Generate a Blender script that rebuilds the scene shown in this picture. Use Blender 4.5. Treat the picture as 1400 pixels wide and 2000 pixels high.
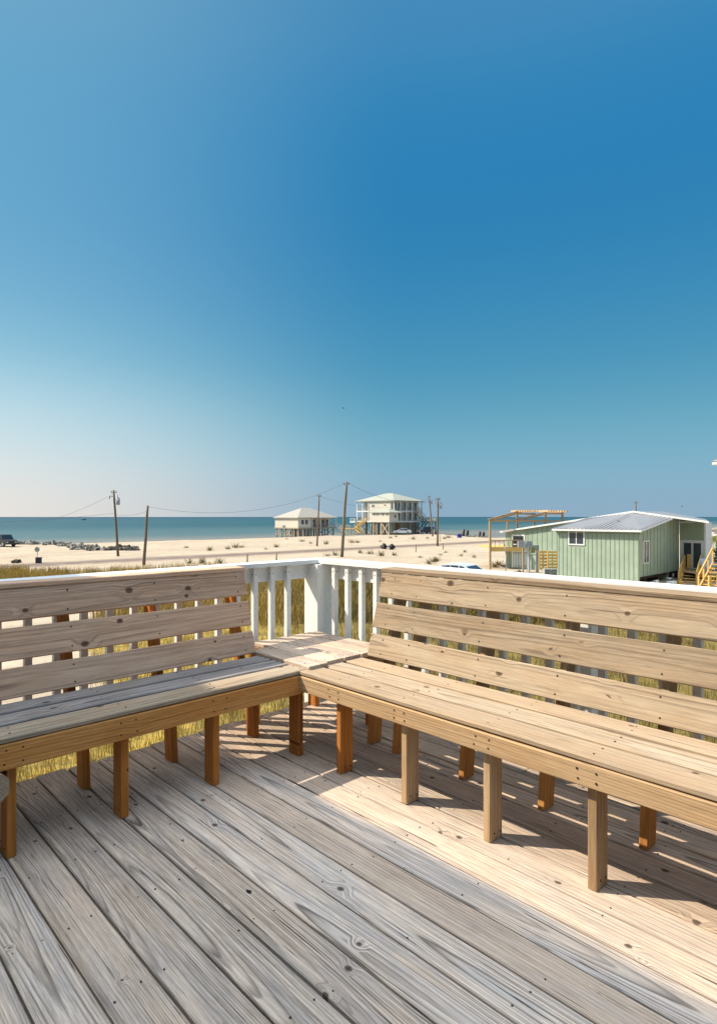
import bpy, math, random
from mathutils import Vector, Matrix, noise
R = math.radians
random.seed(7)
for o in list(bpy.data.objects): bpy.data.objects.remove(o)
scene = bpy.context.scene
col = scene.collection

# ------------------------------------------------------------------ camera
CAM = Vector((3.566, -2.995, 1.4))
CX = Vector((0.69404, 0.71993, 0)); CD = Vector((-0.71993, 0.69404, 0))
def S(X, D, z=0.0):            # site survey frame: X metres right, D metres out from the camera spot
    p = CAM + CX*X + CD*D
    return Vector((p.x, p.y, z))
cam_d = bpy.data.cameras.new("camera"); cam = bpy.data.objects.new("camera", cam_d); col.objects.link(cam)
cam.location = CAM; cam.rotation_euler = (R(90), 0, math.atan2(0.71993, 0.69404))
cam_d.sensor_fit = 'VERTICAL'; cam_d.sensor_height = 36; cam_d.lens = 36*1165/2000
cam_d.shift_y = 0.00475; cam_d.clip_start = 0.05; cam_d.clip_end = 60000
scene.camera = cam

# ------------------------------------------------------------------ light
to_sun = Vector((-.82, -.62, 1.0)).normalized(); EL = math.degrees(math.asin(to_sun.z))
w = bpy.data.worlds.new("World"); scene.world = w; w.use_nodes = True
nt = w.node_tree; bg = nt.nodes['Background']
sky = nt.nodes.new('ShaderNodeTexSky'); sky.sky_type = 'NISHITA'; sky.sun_disc = False
sky.sun_elevation = R(EL); sky.sun_rotation = math.atan2(to_sun.x, to_sun.y) % (2*math.pi)
sky.air_density = 1.0; sky.dust_density = 0.5; sky.ozone_density = 1.5; sky.altitude = 0
def wn(t, **k):
    n = nt.nodes.new(t)
    for a_, b_ in k.items(): setattr(n, a_, b_)
    return n
def srgb(c): return tuple((v/255/12.92 if v < 10 else ((v/255+.055)/1.055)**2.4) for v in c)
WS = 3.3                                             # ramp colours are in display units; this brings them to sky radiance
tcw = wn('ShaderNodeTexCoord'); sepw = wn('ShaderNodeSeparateXYZ'); nt.links.new(tcw.outputs['Generated'], sepw.inputs[0])
def ramp_(stops):
    cr = wn('ShaderNodeValToRGB'); e = cr.color_ramp; e.interpolation = 'B_SPLINE'
    while len(e.elements) < len(stops): e.elements.new(.5)
    for el, (p, c_) in zip(e.elements, stops): el.position = p; el.color = (*srgb(c_), 1)
    nt.links.new(sepw.outputs[2], cr.inputs[0]); return cr.outputs[0]
away = ramp_([(0, (146, 178, 202)), (.04, (142, 180, 204)), (.09, (130, 184, 207)), (.165, (102, 170, 197)), (.24, (77, 155, 193)), (.34, (58, 142, 190)), (.46, (42, 130, 186)), (.62, (48, 138, 193)), (1, (120, 165, 195))])
near = ramp_([(0, (243, 236, 228)), (.05, (236, 237, 234)), (.10, (220, 236, 240)), (.17, (190, 225, 239)), (.24, (145, 200, 224)), (.32, (122, 182, 217)), (.42, (106, 172, 212)), (.6, (104, 172, 210)), (1, (150, 180, 200))])
hv = wn('ShaderNodeVectorMath', operation='MULTIPLY'); nt.links.new(tcw.outputs['Generated'], hv.inputs[0]); hv.inputs[1].default_value = (1, 1, 0)
hn = wn('ShaderNodeVectorMath', operation='NORMALIZE'); nt.links.new(hv.outputs[0], hn.inputs[0])
az = wn('ShaderNodeVectorMath', operation='DOT_PRODUCT'); az.inputs[1].default_value = (-.798, -.603, 0); nt.links.new(hn.outputs[0], az.inputs[0])
azr = wn('ShaderNodeMapRange'); azr.interpolation_type = 'SMOOTHSTEP'; azr.inputs[1].default_value = .06; azr.inputs[2].default_value = .74; nt.links.new(az.outputs['Value'], azr.inputs[0])
hz = wn('ShaderNodeMix', data_type='RGBA'); nt.links.new(azr.outputs[0], hz.inputs[0]); nt.links.new(away, hz.inputs[6]); nt.links.new(near, hz.inputs[7])
sc_ = wn('ShaderNodeMix', data_type='RGBA', blend_type='MULTIPLY'); sc_.inputs[0].default_value = 1; sc_.inputs[7].default_value = (WS, WS, WS, 1); nt.links.new(hz.outputs[2], sc_.inputs[6])
hm = wn('ShaderNodeMix', data_type='RGBA'); hm.inputs[0].default_value = .01; nt.links.new(sc_.outputs[2], hm.inputs[6]); nt.links.new(sky.outputs[0], hm.inputs[7])
# added glow close around the sun, outside the view, to fill the shade
dp = wn('ShaderNodeVectorMath', operation='DOT_PRODUCT'); dp.inputs[1].default_value = tuple(to_sun); nt.links.new(tcw.outputs['Generated'], dp.inputs[0])
mr = wn('ShaderNodeMapRange'); mr.interpolation_type = 'SMOOTHSTEP'; mr.inputs[1].default_value = .86; mr.inputs[2].default_value = 1.0; nt.links.new(dp.outputs['Value'], mr.inputs[0])
gc_ = wn('ShaderNodeMix', data_type='RGBA'); gc_.inputs[6].default_value = (0, 0, 0, 1); gc_.inputs[7].default_value = (8, 8, 8, 1); nt.links.new(mr.outputs[0], gc_.inputs[0])
zr_w = wn('ShaderNodeMapRange'); zr_w.interpolation_type = 'SMOOTHSTEP'; zr_w.inputs[1].default_value = .67; zr_w.inputs[2].default_value = .9; nt.links.new(sepw.outputs[2], zr_w.inputs[0])  # added bright patch overhead, above the view, lifts the shaded deck
zc = wn('ShaderNodeMix', data_type='RGBA'); zc.inputs[6].default_value = (0, 0, 0, 1); zc.inputs[7].default_value = (7.0, 6.95, 7.1, 1); nt.links.new(zr_w.outputs[0], zc.inputs[0])
za = wn('ShaderNodeMix', data_type='RGBA', blend_type='ADD'); za.inputs[0].default_value = 1; nt.links.new(gc_.outputs[2], za.inputs[6]); nt.links.new(zc.outputs[2], za.inputs[7])
gl = wn('ShaderNodeMix', data_type='RGBA', blend_type='ADD'); gl.inputs[0].default_value = 1; nt.links.new(hm.outputs[2], gl.inputs[6]); nt.links.new(za.outputs[2], gl.inputs[7]); nt.links.new(gl.outputs[2], bg.inputs[0])
bg.inputs[1].default_value = 0.15
sd = bpy.data.lights.new("sun", 'SUN'); sd.energy = 4.1; sd.angle = R(0.5); sd.color = (1, .89, .72)
sun = bpy.data.objects.new("sun", sd); col.objects.link(sun)
sun.rotation_euler = (-to_sun).to_track_quat('-Z', 'Y').to_euler(); sun.location = (0, 0, 30)
scene.view_settings.view_transform = 'Standard'; scene.view_settings.look = 'None'
scene.view_settings.exposure = 0.9; scene.view_settings.gamma = 1
scene.render.engine = 'CYCLES'
GZ = -3.0                        # ground level below the deck

# ------------------------------------------------------------------ node helpers
class NT:
    def __init__(s, name):
        s.m = bpy.data.materials.new(name); s.m.use_nodes = True
        s.t = s.m.node_tree; s.b = s.t.nodes['Principled BSDF']
    def n(s, typ, **kw):
        nd = s.t.nodes.new(typ)
        for k, v in kw.items(): setattr(nd, k, v)
        return nd
    def L(s, a, b): s.t.links.new(a, b)
    def put(s, sock, v):
        if isinstance(v, (int, float, tuple, list)):
            if isinstance(v, (tuple, list)) and len(v) == 3 and sock.type == 'RGBA': v = (*v, 1)
            sock.default_value = v
        else: s.L(v, sock)
    def math(s, op, a, b=0.0, c=0.0, clamp=False):
        nd = s.n('ShaderNodeMath', operation=op); nd.use_clamp = clamp
        s.put(nd.inputs[0], a); s.put(nd.inputs[1], b); s.put(nd.inputs[2], c); return nd.outputs[0]
    def vm(s, op, a, b=(0, 0, 0), out=0):
        nd = s.n('ShaderNodeVectorMath', operation=op)
        s.put(nd.inputs[0], a); s.put(nd.inputs[1], b); return nd.outputs[out]
    def noise(s, vec, scale=1.0, detail=4, rough=.5, dist=0.0, out='Fac'):
        nd = s.n('ShaderNodeTexNoise'); s.put(nd.inputs['Vector'], vec)
        nd.inputs['Scale'].default_value = scale; nd.inputs['Detail'].default_value = detail
        nd.inputs['Roughness'].default_value = rough; nd.inputs['Distortion'].default_value = dist
        return nd.outputs[out]
    def mix(s, f, a, b, mode='MIX'):
        nd = s.n('ShaderNodeMix', data_type='RGBA', blend_type=mode)
        s.put(nd.inputs[0], f); s.put(nd.inputs[6], a); s.put(nd.inputs[7], b); return nd.outputs[2]
    def ramp(s, f, a, b, lo=0.0, hi=1.0, smooth=True):
        nd = s.n('ShaderNodeMapRange'); nd.interpolation_type = 'SMOOTHSTEP' if smooth else 'LINEAR'
        s.put(nd.inputs[0], f); nd.inputs[1].default_value = a; nd.inputs[2].default_value = b
        nd.inputs[3].default_value = lo; nd.inputs[4].default_value = hi; return nd.outputs[0]
    def sep(s, v):
        nd = s.n('ShaderNodeSeparateXYZ'); s.L(v, nd.inputs[0]); return nd.outputs
    def comb(s, x, y, z):
        nd = s.n('ShaderNodeCombineXYZ'); s.put(nd.inputs[0], x); s.put(nd.inputs[1], y); s.put(nd.inputs[2], z); return nd.outputs[0]
    def bump(s, h, strength, dist):
        nd = s.n('ShaderNodeBump'); nd.inputs['Strength'].default_value = strength; nd.inputs['Distance'].default_value = dist
        s.L(h, nd.inputs['Height']); s.L(nd.outputs[0], s.b.inputs['Normal'])
    def fin(s, color, rough=.8, metal=0.0, spec=.3):
        s.put(s.b.inputs['Base Color'], color); s.put(s.b.inputs['Roughness'], rough)
        s.b.inputs['Metallic'].default_value = metal; s.b.inputs['Specular IOR Level'].default_value = spec
        return s.m

def wood(name, light, dark, warm, ring=.55, freq=120., grey=None, knots=.42, crack=.6, warmth=.5, bench_shade=None, kscale=1.0, fine=1.0):
    s = NT(name)
    gc = s.n('ShaderNodeAttribute', attribute_name='gc').outputs['Vector']
    gr = s.n('ShaderNodeAttribute', attribute_name='gr').outputs['Vector']
    P = s.vm('ADD', gc, s.vm('MULTIPLY', gr, (97., 53., 71.)))
    q = s.sep(gc); r = s.sep(gr)
    wob = s.sep(s.noise(s.vm('MULTIPLY', P, (.42, 1.0, 1.0)), 1, 1, .4, out='Color'))
    wob2 = s.sep(s.noise(s.vm('MULTIPLY', P, (2.2, 10, 10)), 1, 3, .5, out='Color'))
    ay = s.math('ADD', q[1], s.math('MULTIPLY_ADD', r[1], .14, -.14))
    ay = s.math('MULTIPLY_ADD', wob[0], .09, ay)
    ay = s.math('MULTIPLY_ADD', wob2[0], .005, ay)
    az = s.math('MULTIPLY_ADD', r[2], .05, s.math('MULTIPLY_ADD', wob[1], .13, s.math('ADD', q[2], -.045)))
    az = s.math('MULTIPLY_ADD', wob2[1], .004, az)
    rad = s.math('SQRT', s.math('ADD', s.math('MULTIPLY', ay, ay), s.math('MULTIPLY', az, az)))
    # knots
    ks = (1.9, 7.5, 0.0)
    K = s.vm('MULTIPLY', P, ks)
    vor = s.n('ShaderNodeTexVoronoi'); s.L(K, vor.inputs['Vector']); vor.inputs['Scale'].default_value = 1; vor.inputs['Randomness'].default_value = .85
    dlt = s.vm('MULTIPLY', s.vm('SUBTRACT', K, vor.outputs['Position']), (1/ks[0], 1/ks[1], 0))
    vc = s.sep(vor.outputs['Color'])
    act = s.math('LESS_THAN', vc[0], knots)
    dl = s.vm('LENGTH', s.vm('MULTIPLY', dlt, (.75, 1, 1)), out=1)
    dl = s.math('MULTIPLY_ADD', wob2[2], .008, s.math('ADD', dl, -.004))
    ksz = s.math('MULTIPLY_ADD', vc[1], .012*kscale, .006*kscale)
    dn = s.math('DIVIDE', dl, ksz)
    kin = s.math('MULTIPLY', act, s.ramp(dn, .75, 1.15, 1, 0))
    khalo = s.math('MULTIPLY', act, s.ramp(dn, 1.0, 4.5, 1, 0))
    rad = s.math('MULTIPLY_ADD', khalo, .011, rad)
    ph = s.math('FRACT', s.math('MULTIPLY', rad, freq))
    ph2 = s.math('FRACT', s.math('MULTIPLY', rad, freq*.43))
    line = s.math('MULTIPLY', s.ramp(ph, .45, .9, 0, 1), s.ramp(ph, .9, 1.0, 1, 0))
    line2 = s.math('MULTIPLY', s.ramp(ph2, .5, .92, 0, 1), s.ramp(ph2, .93, 1.0, 1, 0))
    line = s.math('ADD', s.math('MULTIPLY', line, .7), s.math('MULTIPLY', line2, .45))
    patch = s.noise(s.vm('MULTIPLY', P, (1.3, 12, 12)), 1, 3, .5)
    line = s.math('MULTIPLY', line, s.ramp(patch, .3, .65, .35, 1))
    fib = s.noise(s.vm('MULTIPLY', P, (13., 340, 340)), 1, 3, .7)
    fib2 = s.noise(s.vm('MULTIPLY', P, (4., 95, 95)), 1, 4, .65)
    blotch = s.noise(s.vm('MULTIPLY', P, (2.2, 9, 9)), 1, 5, .6)
    c = s.mix(s.ramp(blotch, .35, .68, 0, warmth), light, warm)
    if grey is not None:
        g2 = s.noise(s.vm('MULTIPLY', P, (1.1, 6, 6)), 1.7, 4, .6)
        c = s.mix(s.ramp(g2, .42, .62, 0, .75), c, grey)
    c = s.mix(s.ramp(r[1], .1, .95, 0, .45), c, (warm[0]*.92, warm[1]*.9, warm[2]*.86))
    if bench_shade is not None:                      # brown shade under the benches, painted into the board colour by position
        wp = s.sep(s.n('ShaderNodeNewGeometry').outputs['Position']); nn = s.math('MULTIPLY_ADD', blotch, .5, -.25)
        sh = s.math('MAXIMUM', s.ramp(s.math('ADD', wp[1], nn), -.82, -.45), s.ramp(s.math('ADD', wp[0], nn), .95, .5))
        c = s.mix(s.math('MULTIPLY', sh, .5), c, bench_shade)
    c = s.mix(s.math('MULTIPLY', line, ring, clamp=True), c, dark)
    v = s.math('ADD', s.ramp(fib, .25, .75, -.20*fine, .16*fine, False), s.ramp(fib2, .3, .7, -.17*fine, .15*fine, False))
    v = s.math('ADD', v, s.math('MULTIPLY_ADD', r[0], .30, .85))
    vv = s.comb(v, v, v)
    c = s.mix(1.0, c, vv, 'MULTIPLY')
    crk = s.noise(s.vm('MULTIPLY', P, (2.6, 105, 105)), 1, 3, .45, .3)
    crm = s.ramp(crk, .675, .72, 0, crack)
    c = s.mix(crm, c, (dark[0]*.18, dark[1]*.16, dark[2]*.15))
    kr = s.math('FRACT', s.math('MULTIPLY', dl, 330.))
    kcol = s.mix(s.ramp(kr, .2, .9), (dark[0]*.75, dark[1]*.6, dark[2]*.5), (dark[0]*.35, dark[1]*.28, dark[2]*.24))
    c = s.mix(s.math('MULTIPLY', kin, .85), c, kcol)
    core = s.math('MULTIPLY', act, s.ramp(dn, .12, .34, 1, 0))
    c = s.mix(s.math('MULTIPLY', core, .7), c, (.02, .016, .013))
    h = s.math('SUBTRACT', s.math('MULTIPLY_ADD', fib, .35, s.math('MULTIPLY', fib2, .5)), s.math('ADD', s.math('MULTIPLY', line, .5), s.math('MULTIPLY', crm, 2.2)))
    s.bump(h, .55, .0022)
    return s.fin(c, .85, 0, .18)

def plain(name, c, rough=.6, var=.12, scale=3., metal=0, bump=0, spec=.3, stain=None):
    s = NT(name)
    tc = s.n('ShaderNodeTexCoord').outputs['Object']
    a = s.noise(tc, scale, 5, .6); 
    v = s.ramp(a, .25, .75, 1-var, 1+var, False)
    cc = s.mix(1.0, (*c, 1), s.comb(v, v, v), 'MULTIPLY')
    if stain:
        b = s.noise(tc, scale*2.3, 6, .7); cc = s.mix(s.ramp(b, .55, .75, 0, .6), cc, stain)
    if bump: s.bump(s.noise(tc, scale*8, 4, .6), .5, bump)
    return s.fin(cc, rough, metal, spec)

M = {}
M['deck'] = wood('weathered_deck_wood', (.62, .52, .43), (.10, .082, .072), (.54, .41, .305), ring=.85, freq=165, grey=(.47, .43, .40), knots=.34, crack=.85, warmth=.5, bench_shade=(.41, .275, .175), kscale=.68, fine=1.5)
M['seat'] = wood('weathered_bench_wood', (.40, .325, .24), (.16, .115, .08), (.36, .25, .155), ring=.68, freq=95, knots=.38, crack=.6, warmth=.55)
M['seatgrey'] = wood('grey_bench_wood', (.30, .275, .26), (.07, .06, .06), (.25, .19, .14), ring=.75, freq=100, grey=(.205, .19, .185), knots=.3, crack=.9, warmth=.5)
M['back'] = wood('bench_back_wood', (.36, .285, .20), (.12, .08, .055), (.31, .21, .125), ring=.7, freq=80, knots=.62, crack=.45, warmth=.6)
M['backshade'] = wood('shaded_bench_back_wood', (.60, .41, .29), (.15, .09, .065), (.52, .31, .195), ring=.65, freq=80, knots=.62, crack=.45, warmth=.6)  # paler copy of the back wood, brightens the left bench's shaded boards
M['front'] = wood('bench_front_wood', (.42, .295, .175), (.18, .105, .055), (.38, .225, .105), ring=.62, freq=90, knots=.35, crack=.35, warmth=.5)
M['orange'] = wood('shade_orange_lumber', (.50, .20, .045), (.17, .05, .012), (.42, .13, .02), ring=.6, freq=95, knots=.3, crack=.5, warmth=.6)  # orange cast of the shaded legs, put into the wood colour
M['frontorange'] = wood('shade_honey_lumber', (.58, .285, .09), (.20, .075, .022), (.50, .19, .042), ring=.6, freq=75, knots=.4, crack=.45, warmth=.6)  # warm cast of shaded fascia and rear parts, painted as base colour
M['yellow'] = wood('new_yellow_lumber', (.62, .42, .15), (.35, .2, .06), (.55, .33, .09), ring=.4, knots=.2, crack=.1)
M['pergola'] = wood('pergola_lumber', (.50, .36, .22), (.22, .13, .08), (.42, .27, .14), ring=.4, knots=.2, crack=.1)
M['pole'] = wood('pole_wood', (.20, .16, .12), (.08, .06, .045), (.16, .12, .08), ring=.5, knots=.1)
M['stilt'] = wood('stilt_wood', (.42, .36, .27), (.2, .15, .1), (.36, .28, .2), ring=.4, knots=.1)
M['paint'] = plain('white_rail_paint', (.73, .73, .71), .5, .09, 7, bump=.0015, stain=(.50, .47, .42))
M['screw'] = plain('rusty_screw', (.035, .028, .024), .5, .3, 40, metal=.4)
M['hole'] = plain('knot_hole', (.012, .011, .011), .9, .3, 60, bump=.003)
M['white'] = plain('white_trim', (.64, .65, .64), .5, .04, 2)
M['cream'] = plain('cream_siding', (.55, .51, .43), .6, .05, 1.2)
M['greywall'] = plain('grey_siding', (.55, .55, .50), .6, .05, 1.2)
M['roofpale'] = plain('pale_shingle', (.28, .29, .245), .8, .08, 2.5)
M['roofbeige'] = plain('beige_shingle', (.30, .28, .245), .8, .1, 2.5)
M['glass'] = plain('dark_glass', (.03, .045, .06), .12, .2, 2, spec=.6)
M['dark'] = plain('dark_plastic', (.035, .03, .045), .5, .2, 3)
M['black'] = plain('black_rubber', (.02, .02, .02), .7, .2, 5)
M['silver'] = plain('silver_car_paint', (.62, .64, .66), .28, .02, 2, metal=.2, spec=.5)
M['blackcar'] = plain('black_car_paint', (.025, .026, .03), .28, .05, 2, spec=.5)
M['chrome'] = plain('grey_metal', (.42, .43, .44), .4, .08, 4, metal=.7)
M['grey'] = plain('grey_box_paint', (.30, .32, .34), .5, .08, 4)
M['blue'] = plain('blue_plastic', (.05, .06, .28), .45, .05, 4)
M['paleblue'] = plain('pale_blue_plastic', (.45, .55, .68), .45, .05, 4)
M['rock'] = plain('granite_rock', (.21, .195, .17), .9, .5, 2.2, bump=.05, stain=(.16, .15, .13))
M['weed'] = plain('dark_seaweed', (.05, .04, .032), .95, .4, 3, bump=.05)
M['bird'] = plain('bird_feather', (.06, .07, .08), .8, .2, 3)
M['wire'] = plain('black_wire', (.05, .05, .055), .6, .1, 3)
M['bush'] = plain('dark_leaf', (.045, .055, .025), .8, .4, 3)
M['leaf'] = plain('palm_leaf', (.19, .20, .07), .7, .3, 3)
M['siding'] = plain('pale_blue_siding', (.66, .68, .68), .6, .05, 1)
M['signface'] = plain('faded_sign_face', (.32, .36, .30), .6, .1, 8)

def board_batten(name, c, dk):
    s = NT(name)
    tc = s.n('ShaderNodeTexCoord').outputs['Object']
    a = s.noise(tc, 1.3, 5, .6); v = s.ramp(a, .25, .75, .86, 1.1, False)
    st = s.noise(s.vm('MULTIPLY', tc, (3., 3., .35)), 1.5, 5, .65)
    cc = s.mix(1.0, (*c, 1), s.comb(v, v, v), 'MULTIPLY')
    return s.fin(s.mix(s.ramp(st, .55, .75, 0, .35), cc, (c[0]*.72, c[1]*.70, c[2]*.66)), .6, 0, .25)
M['green'] = board_batten('sage_green_siding', (.30, .375, .29), (.2, .25, .2))
M['greendark'] = board_batten('sage_green_batten', (.21, .27, .21), (.2, .25, .2))
M['metalroof'] = plain('metal_roof', (.27, .265, .27), .38, .06, 1.2, metal=.25, spec=.5)
M['metalrib'] = plain('metal_roof_rib', (.30, .29, .30), .4, .06, 1.2, metal=.25)

def grassmat(name, a, b, c):
    s = NT(name)
    tc = s.n('ShaderNodeTexCoord').outputs['Object']
    n1 = s.noise(tc, .45, 4, .6); n2 = s.noise(tc, 9, 3, .6)
    cc = s.mix(s.ramp(n1, .4, .62), a, b); cc = s.mix(s.ramp(n2, .42, .62, 0, .8), cc, c)
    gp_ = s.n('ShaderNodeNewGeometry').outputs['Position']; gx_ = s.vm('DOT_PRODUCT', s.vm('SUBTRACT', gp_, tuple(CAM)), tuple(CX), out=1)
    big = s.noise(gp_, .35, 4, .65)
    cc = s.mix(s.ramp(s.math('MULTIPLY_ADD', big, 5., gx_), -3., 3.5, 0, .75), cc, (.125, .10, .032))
    m = s.fin(cc, .8, 0, .15)
    return m
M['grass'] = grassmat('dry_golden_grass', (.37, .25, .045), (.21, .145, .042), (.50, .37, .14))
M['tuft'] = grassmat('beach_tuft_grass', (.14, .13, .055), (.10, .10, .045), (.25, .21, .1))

# ------------------------------------------------------------------ mesh builder
class MB:
    def __init__(s): s.v = []; s.f = []; s.mi = []; s.gc = []; s.gr = []; s.smooth = []
    def _g(s, n, gc=None, gr=None):
        if gr is None: gr = (random.random(), random.random(), random.random())
        s.gr += [gr]*n
        s.gc += gc if gc else [tuple(p) for p in s.v[-n:]]
    def poly(s, pts, faces, mi=0, smooth=False, gc=None, gr=None):
        b = len(s.v); s.v += [Vector(p) for p in pts]
        for f in faces: s.f.append([b+i for i in f]); s.mi.append(mi); s.smooth.append(smooth)
        s._g(len(pts), gc, gr); return s
    def plank(s, o, L, W, T, c=.003, mi=0, gr=None, seg=.45, jit=.0009):
        o, L, W, T = map(Vector, (o, L, W, T)); l, w_, t = L.length, W.length, T.length
        if L.cross(W).dot(T) < 0: o = o+L; L = -L
        n = max(1, int(l/seg)); cs = [(c, 0), (w_-c, 0), (w_, c), (w_, t-c), (w_-c, t), (c, t), (0, t-c), (0, c)]
        Ld, Wd, Td = L/l, W/w_, T/t; pts = []; gc = []
        for i in range(n+1):
            a = l*i/n; j1 = random.uniform(-jit, jit) if 0 < i < n else 0; j2 = random.uniform(-jit, jit) if 0 < i < n else 0
            for (y, z) in cs:
                pts.append(o+Ld*a+Wd*(y+j1)+Td*(z+j2)); gc.append((a, y, z))
        fs = []
        for i in range(n):
            for k in range(8):
                a, b = i*8+k, i*8+(k+1) % 8; fs.append([a, b, b+8, a+8][::-1])
        fs.append(list(range(8))[::1]); fs.append([n*8+k for k in range(8)][::-1])
        fs = [f[::-1] for f in fs]
        fs[-2] = list(range(7, -1, -1)); fs[-1] = [n*8+k for k in range(8)]
        return s.poly(pts, fs, mi, False, gc, gr)
    def box(s, lo, hi, mi=0):
        x0, y0, z0 = lo; x1, y1, z1 = hi
        return s.obox((x0, y0, z0), (x1-x0, 0, 0), (0, y1-y0, 0), (0, 0, z1-z0), mi)
    def obox(s, o, L, W, T, mi=0):
        o, L, W, T = map(Vector, (o, L, W, T))
        if L.cross(W).dot(T) < 0: L, W = W, L
        p = [o, o+L, o+L+W, o+W, o+T, o+L+T, o+L+W+T, o+W+T]; l, ww, t = L.length, W.length, T.length
        ext = [(0, 0, 0), (l, 0, 0), (l, ww, 0), (0, ww, 0), (0, 0, t), (l, 0, t), (l, ww, t), (0, ww, t)]
        order = sorted(range(3), key=lambda i: -(l, ww, t)[i])
        gc = [tuple(e[i] for i in order) for e in ext]
        return s.poly(p, [[0, 3, 2, 1], [4, 5, 6, 7], [0, 1, 5, 4], [1, 2, 6, 5], [2, 3, 7, 6], [3, 0, 4, 7]], mi, False, gc)
    def bar(s, a, b, w_, t=None, mi=0, up=(0, 0, 1)):
        a, b = Vector(a), Vector(b); t = t or w_; d = (b-a).normalized(); up = Vector(up)
        if abs(d.dot(up)) > .98: up = Vector((1, 0, 0))
        sd_ = d.cross(up).normalized(); u2 = sd_.cross(d)
        return s.obox(a-sd_*w_/2-u2*t/2, b-a, sd_*w_, u2*t, mi)
    def cyl(s, a, b, r0, r1=None, n=10, mi=0, smooth=True, rings=1, wob=0):
        a, b = Vector(a), Vector(b); r1 = r0 if r1 is None else r1; d = (b-a); l = d.length; d = d/l
        u = d.orthogonal().normalized(); v = d.cross(u); pts = []; gc = []
        for i in range(rings+1):
            f = i/rings; r = r0+(r1-r0)*f; c = a+d*l*f + (Vector((random.uniform(-wob, wob), random.uniform(-wob, wob), 0)) if 0 < i < rings else Vector())
            for k in range(n):
                t = 2*math.pi*k/n; pts.append(c+u*r*math.cos(t)+v*r*math.sin(t)); gc.append((l*f, r*math.cos(t), r*math.sin(t)))
        fs = []
        for i in range(rings):
            for k in range(n): fs.append([i*n+k, i*n+(k+1) % n, (i+1)*n+(k+1) % n, (i+1)*n+k])
        s.poly(pts, fs, mi, smooth, gc)
        b0 = len(s.v)-len(pts)
        s.f.append([b0+k for k in range(n)][::-1]); s.mi.append(mi); s.smooth.append(False)
        s.f.append([b0+rings*n+k for k in range(n)]); s.mi.append(mi); s.smooth.append(False)
        return s
    def prism(s, pts, ext, mi=0):
        pts = [Vector(p) for p in pts]; ext = Vector(ext); n = len(pts)
        nm = (pts[1]-pts[0]).cross(pts[2]-pts[1])
        if nm.dot(ext) > 0: pts = pts[::-1]
        fs = [list(range(n)), [n+k for k in range(n)][::-1]]+[[k, k+n, (k+1) % n+n, (k+1) % n] for k in range(n)]
        return s.poly(pts+[p+ext for p in pts], fs, mi)
    def disc(s, c, nrm, r, mi=1, n=7, th=.0012):
        c, nrm = Vector(c), Vector(nrm).normalized(); u = nrm.orthogonal().normalized(); v = nrm.cross(u); pts = []
        for k in range(n):
            t = 2*math.pi*k/n; rr = r*random.uniform(.8, 1.15); pts.append(c+nrm*th+u*rr*math.cos(t)+v*rr*math.sin(t))
        b = [p-nrm*th*2 for p in pts]
        return s.poly(pts+b, [list(range(n))]+[[k+n, (k+1) % n+n, (k+1) % n, k] for k in range(n)], mi)
    def blob(s, c, r, mi=0, seed=0, amp=.35, seg=7, rg=5, smooth=False):
        c = Vector(c); r = Vector(r); pts = []; fs = []
        pts.append(c+Vector((0, 0, r.z)))
        for i in range(1, rg):
            th = math.pi*i/rg
            for k in range(seg):
                p = 2*math.pi*k/seg; d = Vector((math.sin(th)*math.cos(p), math.sin(th)*math.sin(p), math.cos(th)))
                f = 1+amp*noise.noise(d*1.6+Vector((seed*3.1, seed*1.7, 0)))*1.6
                pts.append(c+Vector((d.x*r.x, d.y*r.y, d.z*r.z))*f)
        pts.append(c-Vector((0, 0, r.z))); e = len(pts)-1
        for k in range(seg): fs.append([0, 1+k, 1+(k+1) % seg])
        for i in range(rg-2):
            for k in range(seg):
                a = 1+i*seg+k; b = 1+i*seg+(k+1) % seg; fs.append([a, a+seg, b+seg, b])
        for k in range(seg): fs.append([1+(rg-2)*seg+k, e, 1+(rg-2)*seg+(k+1) % seg])
        return s.poly(pts, fs, mi, smooth)
    def build(s, name, mats, parent=None, loc=None, local=False):
        me = bpy.data.meshes.new(name)
        org = Vector((0, 0, 0))
        if not local:
            if parent is not None:
                q = parent
                while q is not None: org = org+q.location; q = q.parent
            elif loc is not None: org = Vector(loc)
        me.from_pydata([p-org for p in s.v], [], s.f)
        if not isinstance(mats, (list, tuple)): mats = [mats]
        for m in mats: me.materials.append(m)
        for i, p in enumerate(me.polygons): p.material_index = s.mi[i]; p.use_smooth = s.smooth[i]
        for nm, dat in (('gc', s.gc), ('gr', s.gr)):
            at = me.attributes.new(nm, 'FLOAT_VECTOR', 'POINT'); at.data.foreach_set('vector', [c for t in dat for c in t])
        me.update()
        o = bpy.data.objects.new(name, me); col.objects.link(o)
        if parent is not None: o.parent = parent
        elif loc is not None: o.location = loc
        return o

def tag(o, label=None, cat=None, group=None, kind=None):
    if label: o['label'] = label
    if cat: o['category'] = cat
    if group: o['group'] = group
    if kind: o['kind'] = kind
    return o
def thing(name, loc, label, cat, group=None, rz=0):
    o = bpy.data.objects.new(name, None); col.objects.link(o); o.location = loc; o.rotation_euler = (0, 0, rz); o.empty_display_size = .2
    return tag(o, label, cat, group)
def copy_tree(o, parent=None):
    c = o.copy(); col.objects.link(c); c.parent = parent
    for ch in list(o.children): copy_tree(ch, c)
    return c
X_, Y_, Z_ = Vector((1, 0, 0)), Vector((0, 1, 0)), Vector((0, 0, 1))

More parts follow.
